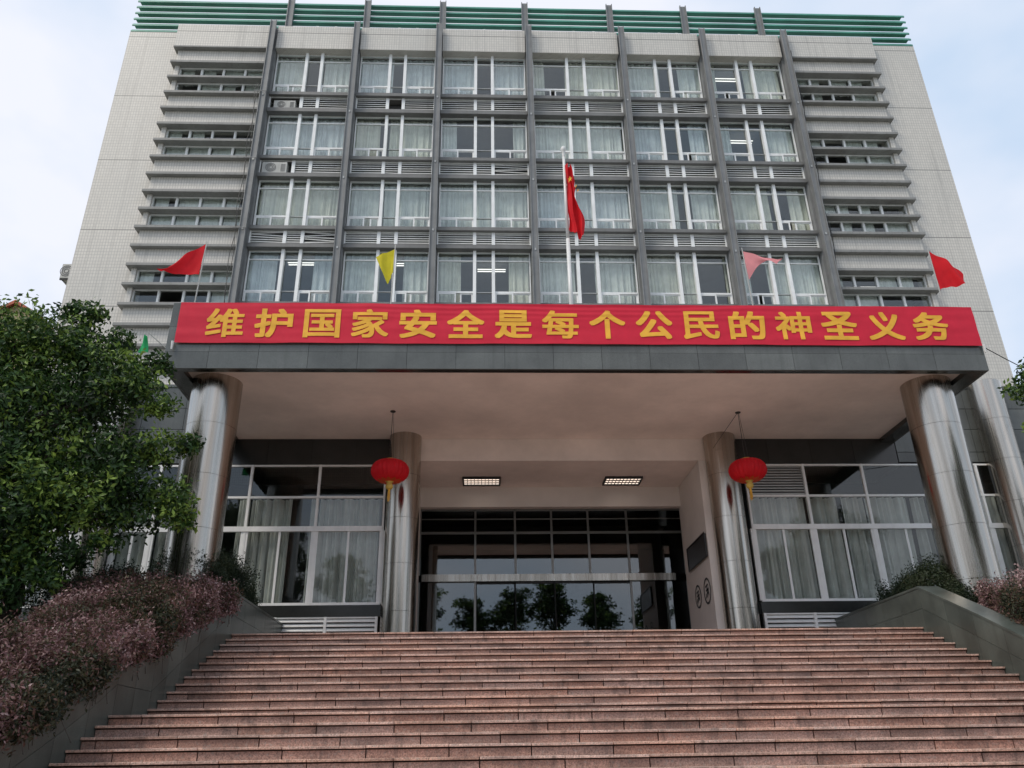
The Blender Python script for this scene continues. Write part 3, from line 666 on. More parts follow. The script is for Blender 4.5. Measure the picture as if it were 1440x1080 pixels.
for i, ch in enumerate(TXT):
    cu_ = bpy.data.curves.new('char', 'FONT'); cu_.body = ch; cu_.size = .86; cu_.resolution_u = 4; cu_.align_x = 'CENTER'; cu_.fill_mode = 'FRONT'
    to = bpy.data.objects.new('tmp', cu_); COL.objects.link(to); bpy.context.view_layer.update()
    me = bpy.data.meshes.new_from_object(to.evaluated_get(bpy.context.evaluated_depsgraph_get())); bpy.data.objects.remove(to)
    if not len(me.vertices): continue
    xs_ = [v.co.x for v in me.vertices]; ys_ = [v.co.y for v in me.vertices]
    w_, h_ = max(xs_) - min(xs_), max(ys_) - min(ys_); sx_ = min(1.15, .84 / w_); sy_ = min(1.05, .73 / h_)
    if ch == '个': sx_ = 1.02
    mx_, my_ = (max(xs_) + min(xs_)) / 2, (max(ys_) + min(ys_)) / 2
    bm = bmesh.new(); bm.from_mesh(me)
    for q in range(-14, 15): bmesh.ops.bisect_plane(bm, geom=bm.verts[:] + bm.edges[:] + bm.faces[:], plane_co=(0, my_ + q * .032, 0), plane_no=(0, 1, 0))
    for q in range(-6, 7): bmesh.ops.bisect_plane(bm, geom=bm.verts[:] + bm.edges[:] + bm.faces[:], plane_co=(mx_ + q * .08, 0, 0), plane_no=(1, 0, 0))
    cx = -6.03 + 1.1347 * i; cz = 9.43; V_ = [v.co.copy() for v in bm.verts]; bm.verts.index_update(); F_ = [[v.index for v in f.verts] for f in bm.faces]; bm.free()
    mb = MB(); tt = .027 if ch not in '维国家每民神' else .021
    for q in range(9):                                   # the pen is widened by laying the outline down nine times, a hair apart in depth
        ox, oz = ((1, 0), (1, 1), (0, 1), (-1, 1), (-1, 0), (-1, -1), (0, -1), (1, -1), (0, 0))[q]; ox *= tt * .95; oz *= tt * .8; b0 = len(mb.v)
        for v in V_:
            x = cx + (v.x - mx_) * sx_ + ox; z = cz + (v.y - my_) * sy_ + oz
            mb.v.append(Vector((x, BY - bdisp(x, z) - .010 - q * .0004, z)))
        mb.f += [tuple(b0 + k for k in f) for f in F_]; mb.mi += [0] * len(F_)
    mb.build('character', M['gold'], banner)
# tie pegs at the lower corners
for x in (BX0 - .03, BX1 + .03): MB().tube((x, 16.99, 8.93), (x, 16.99, 8.72), .035, .02, 8).build('tie_weight', M['pole'], banner)

# ================================================================== FLAGS
def cloth(pts_fn, nu, nv, name, mat, parent):
    mb = MB()
    for j in range(nv + 1):
        for i in range(nu + 1): mb.v.append(Vector(pts_fn(i / nu, j / nv)))
    for j in range(nv):
        for i in range(nu): a = j * (nu + 1) + i; mb.f.append((a, a + 1, a + nu + 2, a + nu + 1)); mb.mi.append(0)
    return mb.build(name, mat, parent, smooth=True)
def pennant(x, y, zb, zt, corners, mat, label, wave=.08, lean=(0, 0), conc=0.):
    """corners: top hoist, bottom hoist, tip(s) of the fly, in x/z offsets"""
    rt = thing('pennant_flag', (x, y, zb), label, 'flag', 'coloured flags along the canopy top')
    top = Vector((x + lean[0], y + lean[1], zt))
    MB().tube((x, y, zb), top, .018, .014, 8).build('flag_stick', M['rod'], rt)
    A, B, Cc, D = [Vector((x + c[0], y + c[2] if len(c) > 2 else y, c[1])) for c in corners]    # hoist top, hoist bottom, fly top, fly bottom
    def fn(u, v):
        p = (A * (1 - u) + Cc * u) * v + (B * (1 - u) + D * u) * (1 - v)
        w = wave * u ** .7 * (math.sin(5.5 * u + 3.2 * v + x) + .45 * math.sin(13 * u + 7 * v + 2 * x)); return (p.x + .3 * w * (1 - v), p.y + w - .12 * u, p.z + .35 * w * math.sin(v * 4 + x) * u + conc * math.sin(math.pi * min(1, u * 1.02)) * (1 - v) - .3 * conc * math.sin(math.pi * u) * v)
    cloth(fn, 18, 12, 'flag_cloth', mat, rt)
    return rt
YF = 17.4
pennant(-6.99, YF, 9.97, 12.0, [(.03, 11.93), (-.01, 11.02), (-.85, 11.10), (-.92, 11.0)], M['flagred'], 'red flag blown left above the left end of the banner', .09, (.05, 0))
pennant(-2.22, YF, 9.97, 11.95, [(.03, 11.82), (.03, 11.15), (-.42, 11.50), (-.10, 10.72)], M['flagyel'], 'yellow flag hanging in a point above the banner', .05, (.04, 0))
pennant(6.84, YF, 9.97, 11.95, [(-.06, 11.85), (.0, 10.98), (.92, 11.60), (.74, 11.40)], M['flagpink'], 'pale pink flag blown right above the banner', .07, (-.06, 0), .26)
pennant(11.74, YF, 9.97, 11.98, [(-.02, 11.92), (.02, 10.73), (.70, 11.20), (.58, 10.72)], M['flagred'], 'red flag at the right end of the canopy beside the beige wall', .10, (-.02, 0), .08)
g = thing('pennant_flag', (-7.95, 17.4, 8.5), 'small bright green flag hanging at the canopy corner above the tree', 'flag', 'coloured flags along the canopy top')
MB().tube((-7.40, 17.45, 8.9), (-7.98, 17.4, 9.4), .014, .012, 6).build('flag_stick', M['rod'], g)
cloth(lambda u, v: (-8.0 + .20 * (u - .5) * (1.15 - v * .75), 17.4 + .05 * math.sin(u * 7 + v * 3), 8.85 + .45 * v), 8, 8, 'flag_cloth', M['flaggrn'], g)
# national flag on its pole
nf = thing('national_flag', (2.46, 19.0, 9.97), 'red flag with yellow stars drooping on a tall white pole above the banner', 'flag')
mb = MB(); mb.tube((2.46, 19, 9.97), (2.46, 19, 13.3), .06, .055, 12); mb.tube((2.46, 19, 13.3), (2.46, 19, 16.25), .05, .04, 12); mb.build('flag_pole', M['pole'], nf, smooth=True)
MB().lathe(2.46, 19, [(.0, 16.62), (.06, 16.6), (.09, 16.53), (.06, 16.45), (.045, 16.43), (.045, 16.25)], 14).build('finial', M['pole'], nf, smooth=True)
def nfn(u, v):
    # drooping cloth, gathered in folds; v=1 top
    wd = .14 + .32 * (1 - v) ** .8 + .05 * math.sin(v * 9)
    fold = .09 * math.sin(u * 13 + v * 1.5) + .04 * math.sin(u * 29 + 2 * v)
    return (2.50 + wd * u ** .9 * (.78 if v > .7 else .95) + .03 * math.sin(v * 11 + u * 5), 18.93 + fold - .05 * u, 13.58 + 2.32 * v - .40 * u * (1 - v) * math.sin(u * 3.1) - .15 * u)
cloth(nfn, 40, 40, 'flag_cloth', M['flagred'], nf)
def star(cx, cz, r, y):
    mb = MB(); pts = []
    for k in range(10):
        a = math.pi / 2 + k * math.pi / 5; rr = r if k % 2 == 0 else r * .42; pts.append((cx + rr * math.cos(a) * .6, y + (.02 * k if k < 5 else .0), cz + rr * math.sin(a)))
    mb.quad(*pts); return mb
star(2.58, 15.22, .11, 18.74).build('star', M['gold'], nf)
for (a, b) in ((2.74, 14.95), (2.79, 14.8)): star(a, b, .05, 18.72).build('star', M['gold'], nf)

# ================================================================== LANTERNS
def lantern(x, y, zc, hook, label, second=False):
    rt = thing('paper_lantern', (x, y, zc - .9), label, 'lantern', 'red lanterns hanging under the canopy')
    prof = []; n = 14
    for i in range(n + 1):
        t = math.pi * i / n; prof.append((.10 + .40 * math.sin(t) ** .8, zc - .285 * math.cos(t)))
    MB().lathe(x, y, prof, 96, .075, 24).build('lantern_body', M['lantern'], rt, smooth=True)
    MB().lathe(x, y, [(.0, zc + .34), (.12, zc + .33), (.13, zc + .27)], 24).build('top_cap', M['lgold'], rt)
    mb = MB()
    for k in range(12):
        a = 2 * math.pi * k / 12; c, s_ = math.cos(a), math.sin(a); t = (-s_, c)
        def pt(r, z, w): return (x + r * c + t[0] * w, y + r * s_ + t[1] * w, z)
        mb.quad(pt(.13, zc - .305, -.04), pt(.27, zc - .285, -.055), pt(.345, zc - .262, 0), pt(.27, zc - .285, .055), pt(.13, zc - .305, .04))
    mb.build('petal_trim', M['lorange'], rt)
    MB().lathe(x, y, [(.13, zc - .27), (.10, zc - .30), (.065, zc - .33), (.085, zc - .37), (.10, zc - .43), (.07, zc - .49), (.0, zc - .5)], 20).build('bottom_cap', M['lgold'], rt, smooth=True)
    mb = MB()
    for k in range(10):
        a = k * .63; mb.tube((x + .018 * math.cos(a), y + .018 * math.sin(a), zc - .48), (x + .03 * math.cos(a) + .01 * math.sin(k * 3), y + .03 * math.sin(a), zc - .74 - .04 * (k % 3)), .009, .007, 4)
    mb.build('tassel', M['gold'], rt)
    mb = MB(); mb.tube((x - .03, y, zc + .32), (hook[0], hook[1], 8.40), .008, .008, 5); mb.tube((x + .07, y, zc + .31), (hook[0] + .02, hook[1], 8.40), .005, .005, 4)
    if second: mb.tube((hook[0], hook[1], 8.40), (6.60, 21.4, 7.9), .006, .006, 4)
    mb.build('cord', M['cable'], rt)
    MB().lathe(hook[0], hook[1], [(.0, 8.375), (.07, 8.38), (.075, 8.40)], 14).build('ceiling_hook', M['dark'], rt)
lantern(-2.35, 20.2, 6.83, (-2.32, 19.92), 'red lantern hanging in front of the column left of the entrance')
lantern(7.08, 20.2, 6.83, (6.96, 19.98), 'red lantern hanging in front of the window right of the entrance', True)

# ================================================================== PORCH LIGHTS, WALL PLATES, AIR CONDITIONERS
for x0, x1, lab in ((-.54, .62, 'lit ceiling grille light left of the middle of the porch'), (3.80, 4.95, 'lit ceiling grille light right of the middle of the porch')):
    rt = thing('ceiling_light', ((x0 + x1) / 2, 23.8, 7.66), lab, 'ceiling light', 'grille lights in the porch ceiling')
    f = MB(); f.box(x0, x1, 23.42, 23.46, 7.66, 7.738); f.box(x0, x1, 24.10, 24.14, 7.66, 7.738); f.box(x0, x0 + .03, 23.46, 24.10, 7.66, 7.738); f.box(x1 - .03, x1, 23.46, 24.10, 7.66, 7.738)
    f.build('light_frame', M['dark'], rt)
    for q in range(3): MB().tube((x0 + .05, 23.56 + .22 * q, 7.70), (x1 - .05, 23.56 + .22 * q, 7.70), .022, None, 8).build('tube_lamp', M['lamp_porch'], rt)
    f = MB()
    for q in range(11): xx = x0 + .04 + (x1 - x0 - .08) * q / 10; f.box(xx - .008, xx + .008, 23.46, 24.10, 7.662, 7.69)
    for q in range(4): yy = 23.46 + .21 * q; f.box(x0 + .03, x1 - .03, yy - .008, yy + .008, 7.662, 7.69)
    f.build('grille', M['dark'], rt)
# board and round emblems on the right cheek of the recess (normal -X)
bd = thing('wall_board', (6.27, 22.7, 5.2), 'dark framed notice board high on the right cheek wall of the porch', 'notice board')
box('board_panel', 6.25, 6.297, 22.1, 24.1, 5.0, 5.62, M['metalboard'], bd)
f = MB(); f.box(6.235, 6.25, 22.06, 24.14, 5.62, 5.66); f.box(6.235, 6.25, 22.06, 24.14, 4.96, 5.0); f.box(6.235, 6.25, 22.06, 22.1, 5.0, 5.62); f.box(6.235, 6.25, 24.1, 24.14, 5.0, 5.62); f.build('board_frame', M['dark'], bd)
def emblem(y, z, r, lab):
    rt = thing('round_emblem', (6.29, y, z - r), lab, 'emblem', 'round emblems on the porch wall')
    mb = MB(); n = 28
    for k in range(n):
        a, b = 2 * math.pi * k / n, 2 * math.pi * (k + 1) / n
        mb.quad(*[(6.285, y + rr * math.cos(t), z + rr * math.sin(t)) for rr, t in ((r, a), (r, b), (r * .84, b), (r * .84, a))])
    mb.build('ring', M['dark'], rt)
    mb = MB()
    for (a, b, c, d) in ((-.45, .35, .35, .45), (.0, .38, -.05, -.5), (-.35, .05, .45, .12), (-.3, -.15, -.45, -.5), (.2, .1, .4, -.4), (-.1, -.2, .4, -.15)):
        p, q = Vector((a, b)) * r, Vector((c, d)) * r; t = (q - p).normalized(); nrm = Vector((-t.y, t.x)) * r * .07
        mb.quad(*[(6.284, y - v.x, z + v.y) for v in (p + nrm, q + nrm, q - nrm, p - nrm)])
    mb.build('symbol', M['dark'], rt)
emblem(22.55, 4.12, .36, 'thin dark ring emblem with inner strokes on the pale porch wall, nearer the column')
emblem(23.55, 4.14, .33, 'dim ring emblem on the pale porch wall, nearer the glass doors')

def ac(x, y, z, w, h, d, lab, side=False):
    rt = thing('air_conditioner', (x, y, z), lab, 'air conditioner', 'air conditioner units on the tower')
    box('casing', x - w / 2, x + w / 2, y, y + d, z, z + h, M['acw'], rt, bev=.012)
    cxf = x - w * .14; mb = MB()
    for rr in (.10, .17, .235):
        for k in range(24):
            a, b = 2 * math.pi * k / 24, 2 * math.pi * (k + 1) / 24; s_ = h / .62
            mb.quad(*[(cxf + q * s_ * math.cos(t), y - .012, z + h / 2 + q * s_ * math.sin(t)) for q, t in ((rr, a), (rr, b), (rr - .03, b), (rr - .03, a))])
    mb.build('fan_grille', M['acd'], rt)
    mb = MB()
    for q in range(7): mb.box(x + w * .26, x + w * .44, y - .008, y, z + h * (.15 + .1 * q), z + h * (.19 + .1 * q))
    mb.build('side_vents', M['acd'], rt); return rt
ac(-8.72, 27.75, 26.24, .95, .46, .32, 'air conditioner unit in the top open vent bay at the far left')
ac(-8.78, 27.72, 22.64, 1.05, .58, .32, 'air conditioner unit in the second open vent bay at the far left')
rt = ac(-16.75, 28.6, 17.9, .6, .68, .85, 'air conditioner unit bracketed to the left edge of the tower')
mb = MB(); mb.box(-17.05, TX0, 28.62, 28.68, 17.84, 17.9); mb.box(-17.05, TX0, 29.35, 29.41, 17.84, 17.9); mb.tube((-17.0, 28.65, 17.86), (TX0, 28.65, 17.4), .02, n=6); mb.build('bracket', M['dark'], rt)
# cables down the first mullion
cb = thing('facade_cable', (-9.9, 27.3, 15.6), 'thin black cables looped round the leftmost steel mullion', 'cable')
for off, sd_ in ((-.24, 1), (-.30, 5)):
    mb = MB(); z = 27.2; p = Vector((-9.57 + off, 27.26, z))
    while z > 16.2:
        z -= .45; q = Vector((-9.57 + off + .05 * math.sin(z * 2.1 + sd_), 27.24 + .03 * math.sin(z * 3.3), z)); mb.tube(p, q, .013, .013, 5, False); p = q
    mb.build('cable_run', M['cable'], cb)
for z in (26.7, 23.0, 19.45):
    mb = MB(); mb.box(-9.95, -9.40, 27.19, 27.215, z, z + .03); mb.build('cable_clamp', M['mullion'], cb)
cb = thing('facade_cable', (14.6, 27.3, 15.6), 'thin dark cable beside the rightmost steel mullion', 'cable')
mb = MB(); z = 29.9; p = Vector((14.5, 27.4, z))
while z > 17:
    z -= .5; q = Vector((14.50 + .05 * math.sin(z * 1.7), 27.4, z)); mb.tube(p, q, .02, .02, 5, False); p = q
mb.build('cable_run', M['cable'], cb)

cb = thing('sagging_cable', (12.2, 17.1, 8.9), 'thin dark cable sagging from the right end of the banner towards the right', 'cable')
mb = MB(); p = Vector((12.2, 17.1, 8.95))
for i in range(1, 17):
    t = i / 16; q = Vector((12.2 + 7.5 * t, 17.1 + 4.7 * t, 8.95 + 1.1 * t - .5 * math.sin(math.pi * t))); mb.tube(p, q, .012, .012, 5, False); p = q
mb.build('cable_run', M['cable'], cb)
# ================================================================== VEGETATION
def leaf_object(name, pts, mat, parent, size, kind=None, seed=1, fold=True):
    """pts: (position, outward vector, tone); every leaf is a folded diamond of 2 triangles"""
    r = random.Random(seed); V = []; F = []; T = []
    for p, n_, tone in pts:
        s = size * r.uniform(.65, 1.3)
        d = Vector((r.gauss(0, 1), r.gauss(0, 1), r.gauss(0, 1) * .8)) + n_ * .9
        if d.length < 1e-3: continue
        d.normalize(); u = d.cross(Vector((r.gauss(0, 1), r.gauss(0, 1), r.gauss(0, 1)))).normalized(); w = d.cross(u)
        b = len(V); V += [p, p + u * s * .5 + w * s * .22 + d * s * .06, p + u * s, p + u * s * .5 - w * s * .22 + d * s * .06]
        F += [(b, b + 1, b + 2), (b, b + 2, b + 3)]; T += [tone, tone]
    og = Vector((sum(v.x for v in V) / len(V), sum(v.y for v in V) / len(V), min(v.z for v in V)))
    me = bpy.data.meshes.new(name); me.from_pydata([v - og for v in V], [], F); me.materials.append(mat)
    at = me.attributes.new('tone', 'FLOAT', 'FACE'); at.data.foreach_set('value', T)
    o = bpy.data.objects.new(name, me); link(o, parent, og)
    if kind: o['kind'] = kind
    return o
def cluster_pts(r, c, rad, n, flat=.7):
    out = []; c = Vector(c); base = r.uniform(-.22, .26); n = int(n * 1.0)
    # twigs inside the clump: leaves sit in small sprays
    ns = max(5, n // 16)
    for _ in range(ns):
        d = Vector((r.gauss(0, 1), r.gauss(0, 1), r.gauss(0, 1))).normalized(); q = r.random() ** .38
        s = c + Vector((d.x, d.y, d.z * flat)) * rad * q; tone0 = .44 + base + r.gauss(0, .19)
        for _ in range(n // ns):
            p = s + Vector((r.gauss(0, 1), r.gauss(0, 1), r.gauss(0, .8))) * .13 * (rad ** .5)
            out.append((p, (d + Vector((0, 0, .5))).normalized(), min(1, max(0, tone0 + r.gauss(0, .13) + (.35 if r.random() < .05 else 0)))))
    return out
def limb(mb, a, b, r0, r1, r, seg=5):
    a, b = Vector(a), Vector(b); p = a; L_ = (b - a).length
    for i in range(1, seg + 1):
        t = i / seg; q = a.lerp(b, t) + Vector((r.gauss(0, 1), r.gauss(0, 1), r.gauss(0, .6))) * L_ * .035 * (t < 1)
        mb.tube(p, q, r0 + (r1 - r0) * (i - 1) / seg, r0 + (r1 - r0) * t, 7, False); p = q

# big evergreen at the left of the stairs
tr = thing('evergreen_tree', (-9.6, 15.6, .9), 'large dark evergreen tree left of the porch, behind the reddish hedge', 'tree')
r = random.Random(11)
CL = [  # clump centre, radius, leaf count factor
 ((-8.7,14.3,3.0),.6,1),((-8.2,14.3,2.75),.5,1),((-9.2,14.0,2.6),.6,1),((-8.35,14.2,3.9),.7,1),((-9.0,14.2,5.2),.8,1),((-7.6,14.5,3.0),.36,1),
 ((-9.6,15.0,8.05),.9,1),((-8.6,15.0,7.95),.75,1),((-10.9,15.3,8.0),1.1,1),((-7.9,15.1,7.55),.7,1),((-8.9,15.4,7.3),1.05,1),((-10.3,15.0,7.2),1.2,1),
 ((-7.1,15.0,7.10),.62,1),((-6.75,14.7,6.75),.50,1),((-7.7,15.0,6.6),.85,.9),((-12,15.5,7.2),1.3,1),((-9.2,14.4,6.3),1.0,.8),((-10.6,14.6,6.0),1.2,1),
 ((-6.35,15.1,5.55),.50,.8),((-7.0,15.0,5.45),.70,.8),((-8.1,15.0,5.6),.9,.7),((-6.9,14.7,4.9),.60,1),((-5.95,15.1,4.65),.48,1),((-6.6,15.0,4.30),.62,1),((-7.5,14.8,4.35),.75,1),
 ((-8.5,14.6,4.6),1.0,1),((-9.8,14.5,4.9),1.1,1),((-9.3,14.3,3.9),.85,1),((-8.2,14.6,3.55),.65,.9),((-7.4,14.8,3.45),.42,.7),((-10.5,14.4,3.7),1.0,1),((-8.7,14.2,3.05),.5,.7),
 ((-11.5,15,4.8),1.3,1),((-12.5,15.5,6),1.4,1),((-8.4,16.3,7.0),1.0,.8),((-9.8,16.5,6.0),1.3,.8),((-7.9,16.2,5.0),.9,.7),((-9.6,16.5,4.3),1.1,.7),((-9.7,14.2,3.2),.7,1),((-10.9,17,7.4),1.2,.8),((-12.8,16,7.6),1.1,.8),
 ((-8.05,15.0,8.50),.28,.45),((-8.45,15.1,8.58),.26,.45),((-7.35,15.0,7.85),.28,.5),((-6.55,15.0,7.35),.30,.5),((-6.25,14.8,6.35),.30,.6),((-5.75,15.1,5.65),.26,.6),((-5.65,15.1,4.2),.30,.7),((-6.95,15,3.75),.3,.6)]
mb = MB(); base = Vector((-8.75, 15.3, 1.2)); fork = Vector((-8.35, 15.2, 3.7))
limb(mb, base, fork, .24, .17, r); top_ = Vector((-9.6, 15.3, 7.2)); limb(mb, fork, top_, .15, .05, r)
for c, rad, k in CL:
    if rad < .35: continue
    s = fork.lerp(top_, min(.95, max(0, (c[2] - 4.2) / 4.2))); limb(mb, s, c, .05 + .02 * rad, .015, r, 4)
trk = mb.build('trunk', M['bark'], tr, smooth=True)
pts = []
for c, rad, k in CL: pts += cluster_pts(r, c, rad, int(2700 * k * rad ** 2 + 260))
leaf_object('crown', pts, M['leaf'], tr, .12, seed=5)

# tree at the right edge, mostly outside the frame
t2 = thing('evergreen_tree', (13.6, 12.6, 0), 'evergreen tree at the right edge whose leafy branch tips reach in before the steel column', 'tree')
CL2 = [((10.72,14.0,6.72),.26,1),((10.95,14.0,6.45),.32,1),((10.5,14.0,6.38),.22,1),((11.2,13.8,6.8),.5,1),((11.0,13.9,6.05),.32,1),((10.62,13.95,5.62),.20,.9),((10.95,13.9,5.5),.32,1),((11.7,13.6,5.6),.7,1),((12.0,13.4,6.6),.9,1),((13,13,7.2),1.3,1),((12.8,13,5.6),1.1,1),((14.4,12.8,6.4),1.5,1),((13.8,12.4,8.2),1.3,1),((15,12.5,7.9),1.2,1),((12.6,12.6,4.6),.8,1),((14.8,12.2,5),1.1,1)]
mb = MB(); fork = Vector((13.5, 12.7, 3.6)); limb(mb, (13.6, 12.6, -.2), fork, .22, .16, r); limb(mb, fork, (13.7, 12.6, 7.4), .14, .05, r)
for c, rad, k in CL2:
    limb(mb, fork.lerp(Vector((13.7, 12.6, 7.2)), min(.9, max(0, (c[2] - 4.4) / 3.8))), c, .04, .012, r, 4)
mb.build('trunk', M['bark'], t2, smooth=True)
pts = []
for c, rad, k in CL2: pts += cluster_pts(r, c, rad, int(1900 * rad ** 2 + 90))
leaf_object('crown', pts, M['leaf'], t2, .115, seed=6)

# hedges: leaves scattered through a lumpy volume with short sprigs on top
def hedge(name, label, cat, profile, mat, n, size, seed, group=None, sprig=.16):
    """profile(u, v) -> (centre, half width, z low, z high) as functions of y; box-like lumps"""
    r = random.Random(seed); pts = []
    y0, y1, xa, xb, zl, zh = profile
    twigs = MB(); tot = 0
    while tot < n:
        y = r.uniform(y0, y1); x = r.uniform(xa(y), xb(y)); nz_ = noise.noise(Vector((x * 1.1, y * 1.1, seed))) * .28 + noise.noise(Vector((x * 2.6, y * 2.6, seed))) * .26
        edge = min((x - xa(y)), (xb(y) - x)) ; rd = .35
        drop = (1 - min(1, edge / rd)) ** 2 * .38
        top = zh(y) + nz_ - drop
        # mostly on the shell: top surface or inner side face
        if r.random() < .62:
            z = top - abs(r.gauss(0, .09)) + (r.random() ** 5) * sprig * 1.7; n_ = Vector((0, 0, 1))
        else:
            side = r.random() < .75; inner = xb if xb(12) < 0 else xa
            x = (inner(y) if side else x) + (r.gauss(0, .06) + noise.noise(Vector((y * 1.7, seed, top))) * .30 - .03)
            z = r.uniform(zl(y), top); n_ = Vector((1 if xb(12) < 0 else -1, -.5, .2))
        k = 7; tone0 = .5 + noise.noise(Vector((x * .75, y * .75, z * .75 + 7))) * .62 + noise.noise(Vector((x * 2.6, y * 2.6, z * 2.6))) * .35 + r.gauss(0, .1)
        c = Vector((x, y, z))
        for _ in range(k):
            pts.append((c + Vector((r.gauss(0, 1), r.gauss(0, 1), r.gauss(0, 1.2))) * .045, n_, min(1, max(0, tone0 + r.gauss(0, .14)))))
        tot += k
        if r.random() < .012: twigs.tube(c + Vector((r.gauss(0, .1), r.gauss(0, .1), -.35)), c + Vector((0, 0, .04)), .006, .003, 3, False)
    rt = thing(name, ((xa(y0) + xb(y0)) / 2, (y0 + y1) / 2, zl(y0)), label, cat, group)
    leaf_object('foliage', pts, mat, rt, size, seed=seed)
    if twigs.f: twigs.build('twigs', M['bark'], rt, kind='stuff')
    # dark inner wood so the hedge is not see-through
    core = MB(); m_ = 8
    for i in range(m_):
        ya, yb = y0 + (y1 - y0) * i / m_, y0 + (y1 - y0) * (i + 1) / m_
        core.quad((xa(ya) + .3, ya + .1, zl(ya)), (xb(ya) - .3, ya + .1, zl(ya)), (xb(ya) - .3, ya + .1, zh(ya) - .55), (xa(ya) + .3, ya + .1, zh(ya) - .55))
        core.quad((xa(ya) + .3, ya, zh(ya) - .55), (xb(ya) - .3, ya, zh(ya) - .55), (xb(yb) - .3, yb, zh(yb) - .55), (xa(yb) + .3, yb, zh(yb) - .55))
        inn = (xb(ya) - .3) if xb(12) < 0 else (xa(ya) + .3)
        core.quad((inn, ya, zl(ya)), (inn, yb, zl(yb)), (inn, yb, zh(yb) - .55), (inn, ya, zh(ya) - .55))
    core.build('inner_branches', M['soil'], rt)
    return rt
def lerpf(pts_):
    def f(y):
        if y <= pts_[0][0]: return pts_[0][1]
        for (a, va), (b, vb) in zip(pts_[:-1], pts_[1:]):
            if y <= b: return va + (vb - va) * (y - a) / (b - a)
        return pts_[-1][1]
    return f
zl_ = lerpf([(8, -.3), (10.2, .50), (11.7, 1.05), (12.4, 1.5), (13.3, 1.45), (15.6, 2.35), (17.5, 3.0)])
zh_ = lerpf([(8, .2), (9.7, .68), (12.0, 1.50), (13.9, 2.40), (15.1, 2.85), (16.6, 3.22), (17.2, 3.1)])
hedge('reddish_hedge', 'broad reddish purple hedge spilling over the left stair parapet', 'hedge', (7.8, 16.9, lambda y: -6.9 - max(0, y - 12) * .2, lambda y: -5.12, zl_, zh_), M['leafr'], 190000, .06, 21)
hedge('reddish_hedge', 'reddish purple hedge beside the steel column at the right edge', 'hedge', (9.0, 17.2, lambda y: 10.05 + max(0, (y - 15)) * .35, lambda y: 13.0, lerpf([(8, -.3), (12, 1.0), (17, 2.6)]), lerpf([(8, .7), (12, 1.75), (15, 2.75), (17.3, 3.25)])), M['leafr'], 80000, .06, 22)
hedge('dark_bush', 'dark green and red bush behind the peak of the left parapet', 'bush', (17.6, 21.2, lambda y: -7.1, lambda y: -5.62, lambda y: 2.9, lerpf([(17.6, 3.9), (18.6, 4.3), (20.3, 4.15), (21.2, 3.7)])), M['leafd'], 30000, .055, 23, 'bushes at the terrace ends')
hedge('dark_bush', 'dark green clipped bush behind the peak of the right parapet', 'bush', (17.3, 21.4, lambda y: 10.15, lambda y: 11.3, lambda y: 2.5, lerpf([(17.3, 3.1), (18.4, 3.72), (20.0, 3.8), (21.4, 3.5)])), M['leafd'], 34000, .055, 24, 'bushes at the terrace ends')
# low green shrubs between hedge and wing windows on the left
hedge('dark_bush', 'low dark shrub line under the left wing windows', 'bush', (17.4, 19.2, lambda y: -9.6, lambda y: -7.0, lambda y: 2.4, lambda y: 3.55), M['leafd'], 26000, .06, 25)

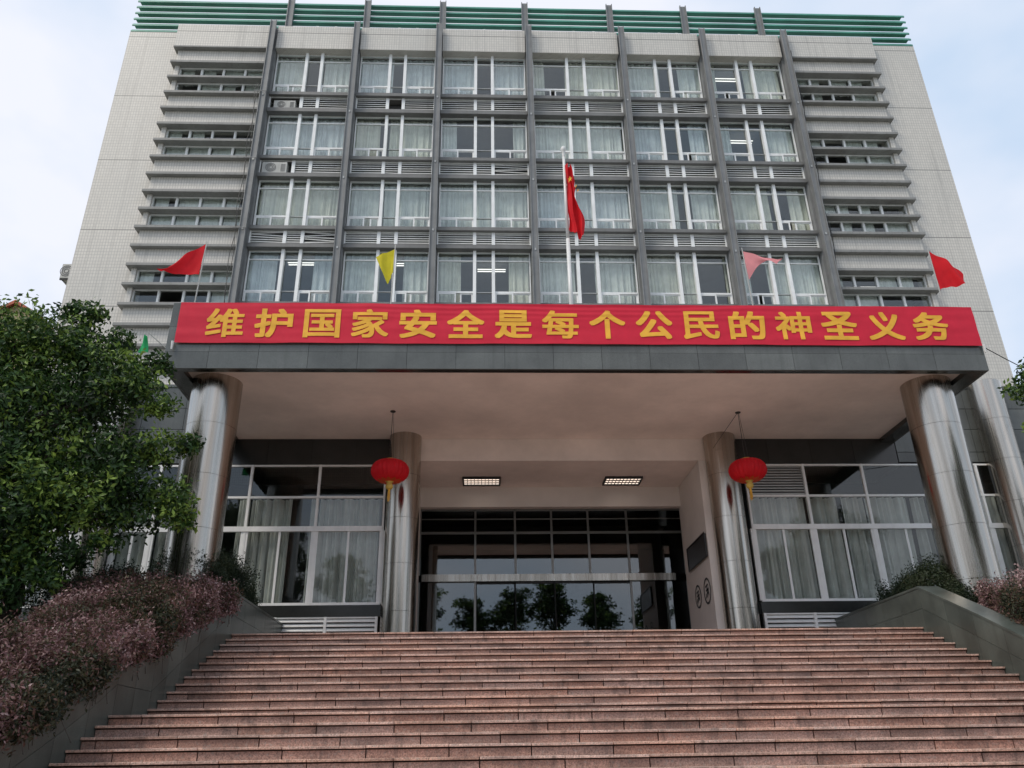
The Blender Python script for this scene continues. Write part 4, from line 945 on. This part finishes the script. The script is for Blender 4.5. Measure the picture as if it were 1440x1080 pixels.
# ---- far building, left
fb = thing('apartment_building', (-31, 50, -1.62), 'distant ochre apartment building with orange red tiled gable roofs behind the tree', 'building')
box('wall', -37, -27.6, 45, 60, -1.6, 25.4, M['yellow'], fb)
for gx, hw, zb in ((-28.9, 1.3, 25.4), (-33.0, 1.8, 25.4)):
    mb = MB(); zt = zb + hw * .62
    mb.quad((gx - hw, 45, zb), (gx + hw, 45, zb), (gx, 45, zt)); mb.quad((gx + hw, 55, zb), (gx - hw, 55, zb), (gx, 55, zt)); mb.build('gable', M['yellow'], fb)
    mb = MB()
    for s_ in (-1, 1): mb.quad((gx, 44.6, zt + .12), (gx + s_ * (hw + .35), 44.6, zb - .1), (gx + s_ * (hw + .35), 55.4, zb - .1), (gx, 55.4, zt + .12)); mb.quad((gx, 44.6, zt + .12), (gx + s_ * (hw + .35), 44.6, zb - .1), (gx + s_ * (hw + .35), 44.6, zb - .3), (gx, 44.6, zt - .12))
    mb.build('roof', M['rooft'], fb)
for i in range(3):
    for j in range(7):
        x = -35.8 + i * 3; z = 1 + j * 3.4; wn = box('window', x, x + 1.3, 44.95, 45.02, z, z + 1.5, M['white'], fb); box('pane', x + .08, x + 1.22, 44.93, 44.949, z + .08, z + 1.42, M['winblk'], wn)

# ---- trees across the forecourt, behind the viewer (seen in the glass)
r = random.Random(3)
proto = None
def street_tree(seed, H):
    r = random.Random(seed); rt = thing('street_tree', (0, 0, 0), 'tall dark street tree across the forecourt, seen mirrored in the entrance glass', 'tree', 'street trees across the forecourt')
    mb = MB(); limb(mb, (0, 0, -.05), (0, 0, H * .8), .25, .06, r); pts = []
    for i in range(34):
        t = r.random(); z = H * (.12 + .85 * t); rad = H * .2 * (1.15 - t * .7); a = r.random() * 6.28; d = r.random() * H * .24 * (1.15 - t)
        c = (math.cos(a) * d, math.sin(a) * d, z); limb(mb, (0, 0, z * .85), c, .06, .02, r, 3); pts += cluster_pts(r, c, rad * .62, 420)
    mb.build('trunk', M['bark'], rt, smooth=True); leaf_object('crown', pts, M['leaf'], rt, .32, seed=seed); return rt
protos = [street_tree(31, 18.5), street_tree(32, 16)]
posn = [(-25, -31, 1.0), (-18, -29, .9), (-12.5, -30, 1.02), (-8.5, -28, .80), (-5.6, -31, .97), (-3.2, -28.5, .78), (-.9, -30, .90), (1.3, -28, .74), (3.3, -30.5, .95), (5.4, -28.5, .80), (7.6, -31, 1.0), (9.6, -28.5, .76), (11.8, -30, .92), (14.6, -28.5, .8), (18, -30, .95), (23, -29, .85), (29, -31, 1.05)]
for i, (x, y, s) in enumerate(posn):
    src = protos[i % 2]
    if i < 2: o = src
    else:
        o = src.copy(); COL.objects.link(o)
        for ch in src.children:
            c = ch.copy(); COL.objects.link(c); c.parent = o
    o.location = (x, y, -1.63); o.scale = (s * 1.45, s * 1.2, s); o.rotation_euler.z = i * 1.3
